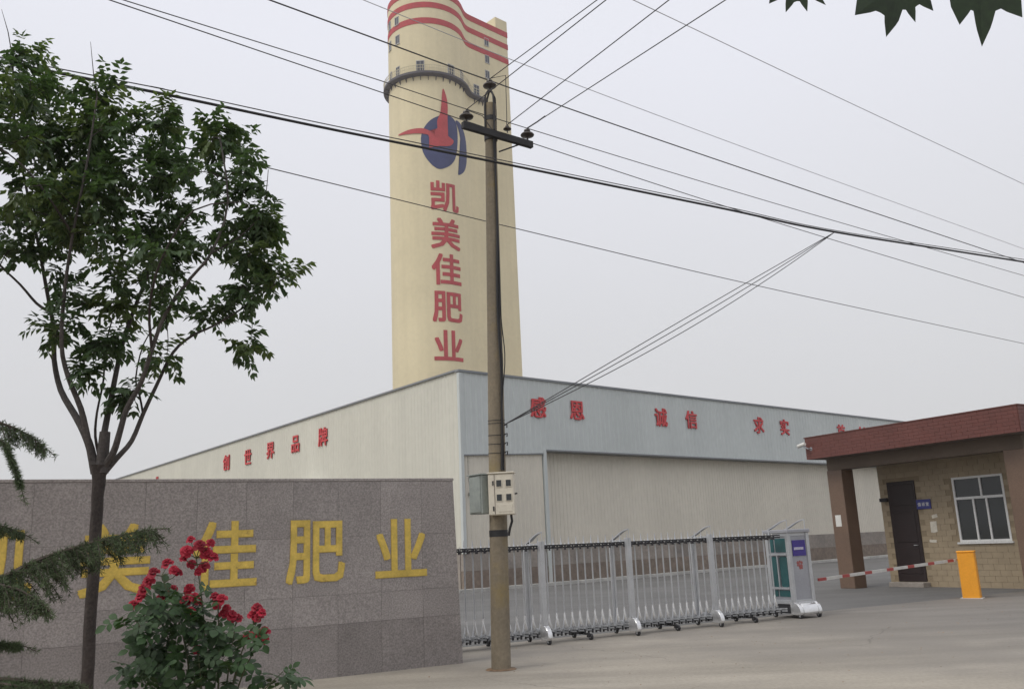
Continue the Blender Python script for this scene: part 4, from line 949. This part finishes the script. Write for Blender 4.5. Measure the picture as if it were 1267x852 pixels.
# ------------------------------------------------------------------ rose bush
RB = Vector((-2.12, 6.2, 0))
rs = thing('rose_bush', 'tall rose bush covered in crimson blooms before the granite wall', 'bush', RB)
def rpt(x, y, dy=0.0): return at(x, y, 6.2 + dy) - RB
def bloom_mesh(seed, s_):
    rd = random.Random(seed); v = []; f = []
    for ring, (npet, rad, up_, wd, tilt) in enumerate(((5, 0.048, -0.006, 0.046, 0.15), (6, 0.038, 0.006, 0.040, 0.55), (5, 0.026, 0.016, 0.030, 1.0), (4, 0.014, 0.022, 0.020, 1.35))):
        for k in range(npet):
            an = 2 * math.pi * (k + 0.5 * (ring % 2)) / npet + rd.uniform(-.2, .2); ti = tilt + rd.uniform(-.15, .15)
            rv = Vector((math.cos(an), math.sin(an), 0)); tv = Vector((-math.sin(an), math.cos(an), 0))
            i = len(v)
            for (t, wf, cup) in ((0.05, 0.25, 0), (0.5, 1.0, 0.010), (0.85, 0.95, 0.004), (1.0, 0.45, -0.006)):
                c = rv * rad * t * math.cos(ti) + Vector((0, 0, up_ + rad * t * math.sin(ti) - (t ** 3) * 0.010 + rd.uniform(-.002, .002)))
                for sx in (-1, 0, 1): v.append(tuple((c + tv * wd * 0.5 * wf * sx + Vector((0, 0, cup if sx else 0))) * s_))
            for a in range(3):
                for c in range(2): f.append((i + a * 3 + c, i + a * 3 + c + 1, i + a * 3 + c + 4, i + a * 3 + c + 3))
    me = bpy.data.meshes.new('flower'); me.from_pydata(v, [], f); me.materials.append(m_rose)
    me.polygons.foreach_set('use_smooth', [True] * len(me.polygons)); me.update(); return me
blm = [bloom_mesh(s_, 1.0) for s_ in (1, 2, 3)]
fl = [(236, 667), (247, 674), (261, 671), (231, 681), (255, 683), (227, 690), (264, 689), (237, 697), (252, 700), (246, 706), (207, 697), (190, 708), (215, 704), (184, 718), (221, 708), (178, 728), (174, 738), (214, 728), (234, 728), (231, 742), (240, 738), (246, 744), (266, 737), (274, 741), (269, 748), (280, 752), (277, 758), (287, 760), (294, 765), (318, 751), (324, 757), (313, 760), (320, 763), (307, 786), (318, 783), (327, 781), (322, 796), (326, 790), (245, 803), (165, 748), (236, 755), (200, 740)]
stems = MB(); canes = []
for tx, ty, dy, bx in ((243, 690, 0, 0.02), (200, 712, -.05, -0.05), (180, 730, .1, -0.1), (222, 735, .05, 0.0), (270, 745, 0, 0.08), (292, 768, .05, 0.1), (318, 760, 0, 0.12), (322, 790, -.1, 0.14), (245, 805, -.15, 0.05), (165, 760, .0, -.15), (350, 830, -.05, .2), (300, 810, .1, .12), (170, 800, -.1, -.2), (230, 800, .15, 0), (365, 835, 0, .25)):
    p0 = Vector((bx, 0.3 * dy, 0)); p2 = rpt(tx, ty, dy); p1 = p0.lerp(p2, 0.55) + Vector((0, 0, 0.12)) + Vector(((bx - p2.x) * 0.25, random.uniform(-.05, .05), 0))
    Q = resample([p0, p1, p2], 8); stems.tube(Q, [0.010 - 0.007 * i / 16 for i in range(17)], 5); canes.append(Q)
for (x, y) in fl:
    dy = random.uniform(-0.10, 0.08); p = rpt(x, y, dy)
    q = min((c for Q in canes for c in Q[6:]), key=lambda c: (c - p).length + (0.5 if c.z > p.z - 0.02 else 0))
    stems.tube([q, q.lerp(p, 0.6) + Vector((0, 0, -0.01)), p], [0.004, 0.003, 0.003], 4, caps=False)
    view = Vector((CAM.x, CAM.y, 1.9)) - (p + RB)
    d = (view.normalized() * 0.75 + Vector((0, 0, 0.75)) + rvec() * 0.45).normalized()
    o = link('flower', random.choice(blm), rs, p); o.rotation_mode = 'QUATERNION'; o.rotation_quaternion = d.to_track_quat('Z', 'Y'); s_ = random.uniform(0.64, 0.98); o.scale = (s_, s_, s_)
stems.build('stem', m_rstem, rs)
def rleaf_mesh(seed):
    rd = random.Random(seed); v = []; f = []
    def lfl(base, d, ln):
        d = d.normalized(); sd = d.cross(Vector((0, 0, 1))).normalized(); i = len(v)
        for t, wf in ((0, 0), (0.25, 0.75), (0.55, 1.0), (0.82, 0.6), (1.0, 0)):
            c = base + d * ln * t + Vector((0, 0, -0.25 * ln * t * t)); wd = ln * 0.34 * wf
            for sx in (-1, 0, 1): v.append(tuple(c + sd * wd * sx + Vector((0, 0, 0.18 * wd * abs(sx) + rd.uniform(-.001, .001)))))
        for a in range(4):
            for c in range(2): f.append((i + a * 3 + c, i + a * 3 + c + 1, i + a * 3 + c + 4, i + a * 3 + c + 3))
    X = Vector((1, 0, 0))
    for t, sg_ in ((0.055, 1), (0.055, -1), (0.095, 1), (0.095, -1)): lfl(X * t, Vector((0.55, sg_, rd.uniform(-.1, .2))), rd.uniform(0.045, 0.06))
    lfl(X * 0.115, X, rd.uniform(0.055, 0.068))
    i = len(v); v.extend([(0, -.0015, 0), (0.12, -.001, 0), (0.12, .001, 0), (0, .0015, 0)]); f.append((i, i + 1, i + 2, i + 3))
    me = bpy.data.meshes.new('leaf'); me.from_pydata(v, [], f); me.materials.append(m_rleaf)
    me.polygons.foreach_set('use_smooth', [True] * len(me.polygons)); me.update(); return me
rlm = [rleaf_mesh(s_) for s_ in range(5)]
zones = [(222, 795, 52, 58, 150), (200, 760, 30, 28, 28), (238, 745, 24, 28, 16), (184, 825, 28, 30, 30), (278, 828, 32, 26, 22), (262, 780, 24, 34, 14), (300, 800, 22, 14, 7), (318, 780, 12, 10, 4), (343, 838, 26, 12, 14), (155, 770, 12, 8, 3), (225, 870, 80, 30, 0)]
nl = 0
for cx_, cy_, rx, ry, n_ in zones:
    for _ in range(n_):
        while True:
            a, c = random.uniform(-1, 1), random.uniform(-1, 1)
            if a * a + c * c <= 1: break
        p = rpt(cx_ + a * rx, cy_ + c * ry, random.uniform(-0.28, 0.28))
        d = (Vector((a * 0.9, random.uniform(-.9, .4), random.uniform(-.5, .5)))).normalized()
        o = link('leaf', random.choice(rlm), rs, p - d * 0.07); o.rotation_mode = 'QUATERNION'
        up_ = (Vector((0, -0.5, 0.9)) + rvec() * 0.5); yv = up_.cross(d).normalized(); zv = d.cross(yv)
        o.rotation_quaternion = Matrix((d, yv, zv)).transposed().to_quaternion(); s_ = random.uniform(0.85, 1.4); o.scale = (s_, s_, s_); nl += 1

# ------------------------------------------------------------------ deodar cedar at the left edge
CB = Vector((-4.6, 4.9, 0))
cdr = thing('cedar_tree', 'dark green cedar with drooping needled boughs reaching in from the left edge', 'tree', CB)
tk = MB(); tk.tube([(0, 0, 0), (0.02, 0, 1.5), (0, 0.02, 3.0), (0, 0, 4.6)], [0.13, 0.11, 0.08, 0.02], 10); tk.build('trunk', m_cbark, cdr, smooth=True)
nd = Leaves(); bb_ = MB()
def tuft(p, d, ln, n_):
    for _ in range(n_):
        v = (d * 0.7 + rvec()).normalized(); nd.leaf(p, v, rvec(), ln * random.uniform(.7, 1.15), 0.0042, 0)
def shoot(p, d, ln, droop):
    k = max(3, int(ln / 0.022)); P = [p]; dd = d.normalized()
    for i in range(k):
        dd = (dd + Vector((0, 0, -droop / k)) + rvec() * 0.05).normalized(); P.append(P[-1] + dd * ln / k); tuft(P[-1], dd, 0.036, 9)
    bb_.tube(P[::2] if len(P) > 4 else P, 0.0022, 4, caps=False)
def bough(px, Y0, Y1, r0, sl_, dens, droop):
    P = [at(x, y, Y0 + (Y1 - Y0) * i / (len(px) - 1)) - CB for i, (x, y) in enumerate(px)]
    Q = resample(P, 6); bb_.tube(Q, [r0 * (1 - 0.9 * i / (len(Q) - 1)) for i in range(len(Q))], 6)
    for i in range(3, len(Q)):
        t = i / (len(Q) - 1); d = (Q[i] - Q[i - 1]).normalized(); s_ = d.cross(Vector((0, 0, 1))).normalized()
        tuft(Q[i], d, 0.036, 14)
        if Q[i].x + CB.x < -3.7: continue
        for _ in range(dens):
            sg_ = random.choice((-1, 1)); shoot(Q[i].lerp(Q[i - 1], random.random()), d * 0.7 + s_ * sg_ * random.uniform(.3, 1) + Vector((0, 0, random.uniform(-.5, .1))), sl_ * random.uniform(.45, 1.1) * (1 - 0.72 * t), droop)
    shoot(Q[-1], (Q[-1] - Q[-2]), 0.10, 0.3)
bough([(-330, 760), (-150, 745), (-60, 725), (0, 715), (45, 694), (90, 678), (140, 664), (185, 655)], 4.9, 5.0, 0.03, 0.44, 5, 1.3)
bough([(-330, 720), (-120, 725), (-30, 720), (20, 728), (50, 745)], 4.9, 4.75, 0.02, 0.34, 4, 1.4)
bough([(-330, 640), (-150, 640), (-60, 648), (-10, 648), (25, 658)], 4.9, 5.2, 0.02, 0.16, 4, 1.2)
bough([(-330, 540), (-150, 520), (-60, 516), (-5, 522), (30, 535), (52, 550)], 4.9, 5.1, 0.02, 0.26, 3, 1.5)
bough([(-330, 560), (-150, 535), (-60, 530), (0, 545), (15, 570), (25, 600)], 4.9, 5.0, 0.02, 0.10, 3, 0.6)
bough([(-330, 800), (-150, 800), (-60, 793), (-10, 794), (22, 797)], 4.9, 5.1, 0.02, 0.12, 4, 0.8)
bough([(-330, 860), (-150, 850), (-60, 842), (0, 840), (45, 843), (90, 846)], 4.9, 4.9, 0.03, 0.26, 6, 0.9)
bough([(-330, 870), (-150, 865), (-60, 852), (0, 846), (30, 850)], 4.9, 4.7, 0.03, 0.22, 5, 0.7)
bb_.build('branch', m_cbark, cdr)
o = nd.build('needles', [m_cedar], cdr); o['kind'] = 'stuff'

# ------------------------------------------------------------------ plane tree above the camera's right
PB = Vector((3.3, 1.0, 0))
pt_ = thing('plane_tree', 'plane tree whose large lobed leaves hang in at the top right corner', 'tree', PB)
b = MB(); b.tube([(0, 0, 0), (0.03, 0, 1.5), (-0.02, 0, 3.0), (0.05, 0.02, 4.6)], [0.17, 0.15, 0.13, 0.09], 12); b.build('trunk', m_bark, pt_, smooth=True)
b = MB()
lim = [Vector((0, 0, 3.2)), Vector((-0.7, 0.5, 3.75)), Vector((-1.5, 1.0, 3.75)), Vector((-2.1, 1.35, 3.55)), Vector((-2.6, 1.45, 3.40))]
b.tube(resample(lim, 4), [0.05 - 0.042 * i / 16 for i in range(17)], 7)
def plane_leaf(ang_tips):
    """ang_tips: list of (angle from straight down, reach); builds a lobed toothed blade lying in XZ, stalk at the origin, pointing -Z"""
    out_ = []
    T_ = sorted(ang_tips)
    for k, (a, r_) in enumerate(T_):
        if k:
            pa, pr_ = T_[k - 1]
            out_.append((pa * 0.78 + a * 0.22, pr_ * 0.76)); out_.append((pa * .68 + a * .32, pr_ * 0.67))
            out_.append(((pa + a) / 2, min(pr_, r_) * 0.68))
            out_.append((pa * .30 + a * .70, r_ * 0.68)); out_.append((pa * 0.20 + a * 0.80, r_ * 0.78))
        out_.append((a, r_))
    v = [(0, 0, 0)]; f = []
    for a, r_ in out_: v.append((r_ * math.sin(R(a)), 0.10 * r_ * math.cos(3 * R(a)) * r_ / 0.16 * 0.5, -r_ * math.cos(R(a))))
    for i in range(1, len(v) - 1): f.append((0, i, i + 1))
    # thickness: second sheet
    n_ = len(v); v += [(x, y + 0.0012, z) for x, y, z in v]; f += [(n_, n_ + i + 1, n_ + i) for i in range(1, n_ - 1)]
    for i in range(1, n_ - 1): f.append((i, n_ + i, n_ + i + 1, i + 1))
    me = bpy.data.meshes.new('leaf'); me.from_pydata(v, [], f); me.materials.append(m_plane); me.update(); return me
def hang(x, y, Y, tips, yaw, roll, node, tilt=0.0):
    p = at(x, y, Y) - PB
    o = link('leaf', plane_leaf(tips), pt_, p, (R(tilt), R(roll), R(yaw)))
    b.tube([lim[node], lim[node].lerp(p, 0.5) + Vector((0, 0, 0.06)), p], [0.007, 0.003, 0.002], 5)
# reach in metres, angles about straight down, positive = towards the right
hang(1115, -22, 2.30, [(-125, .14), (-54, .198), (-21, .187), (12, .13), (41, .125), (110, .12)], 5, 0, 3)
hang(1212, -30, 2.25, [(-120, .12), (-27, .163), (-5.5, .214), (32, .172), (100, .13)], -8, 0, 3)
hang(986, -27, 2.35, [(-110, .10), (-48, .125), (-22, .12), (10, .112), (38, .12), (66, .135), (120, .09)], 0, 0, 4)
hang(1150, -70, 2.45, [(-120, .09), (-60, .15), (-8, .16), (52, .15), (110, .09)], 20, 0, 3)
hang(1060, -55, 2.5, [(-120, .08), (-50, .12), (5, .115), (55, .12), (115, .09)], -20, 0, 4)
hang(1240, -90, 2.4, [(-120, .08), (-50, .14), (5, .16), (55, .14), (115, .09)], 30, 0, 2)
b.build('branch', m_bark, pt_, smooth=True)

# ------------------------------------------------------------------ haze
HAZE = 0.00036
if HAZE:
    b = MB(); b.box(-760, 760, -760, 760, -1.0, 106.0); hm = bpy.data.materials.new('haze_air'); hm.use_nodes = True; ht = hm.node_tree; ht.nodes.remove(ht.nodes['Principled BSDF'])
    pv = ht.nodes.new('ShaderNodeVolumePrincipled'); pv.inputs['Color'].default_value = (0.92, 0.92, 0.93, 1); pv.inputs['Density'].default_value = HAZE; pv.inputs['Anisotropy'].default_value = 0.2
    ht.links.new(pv.outputs[0], ht.nodes['Material Output'].inputs['Volume'])
    hz = b.build('haze', hm); tag(hz, kind='stuff')
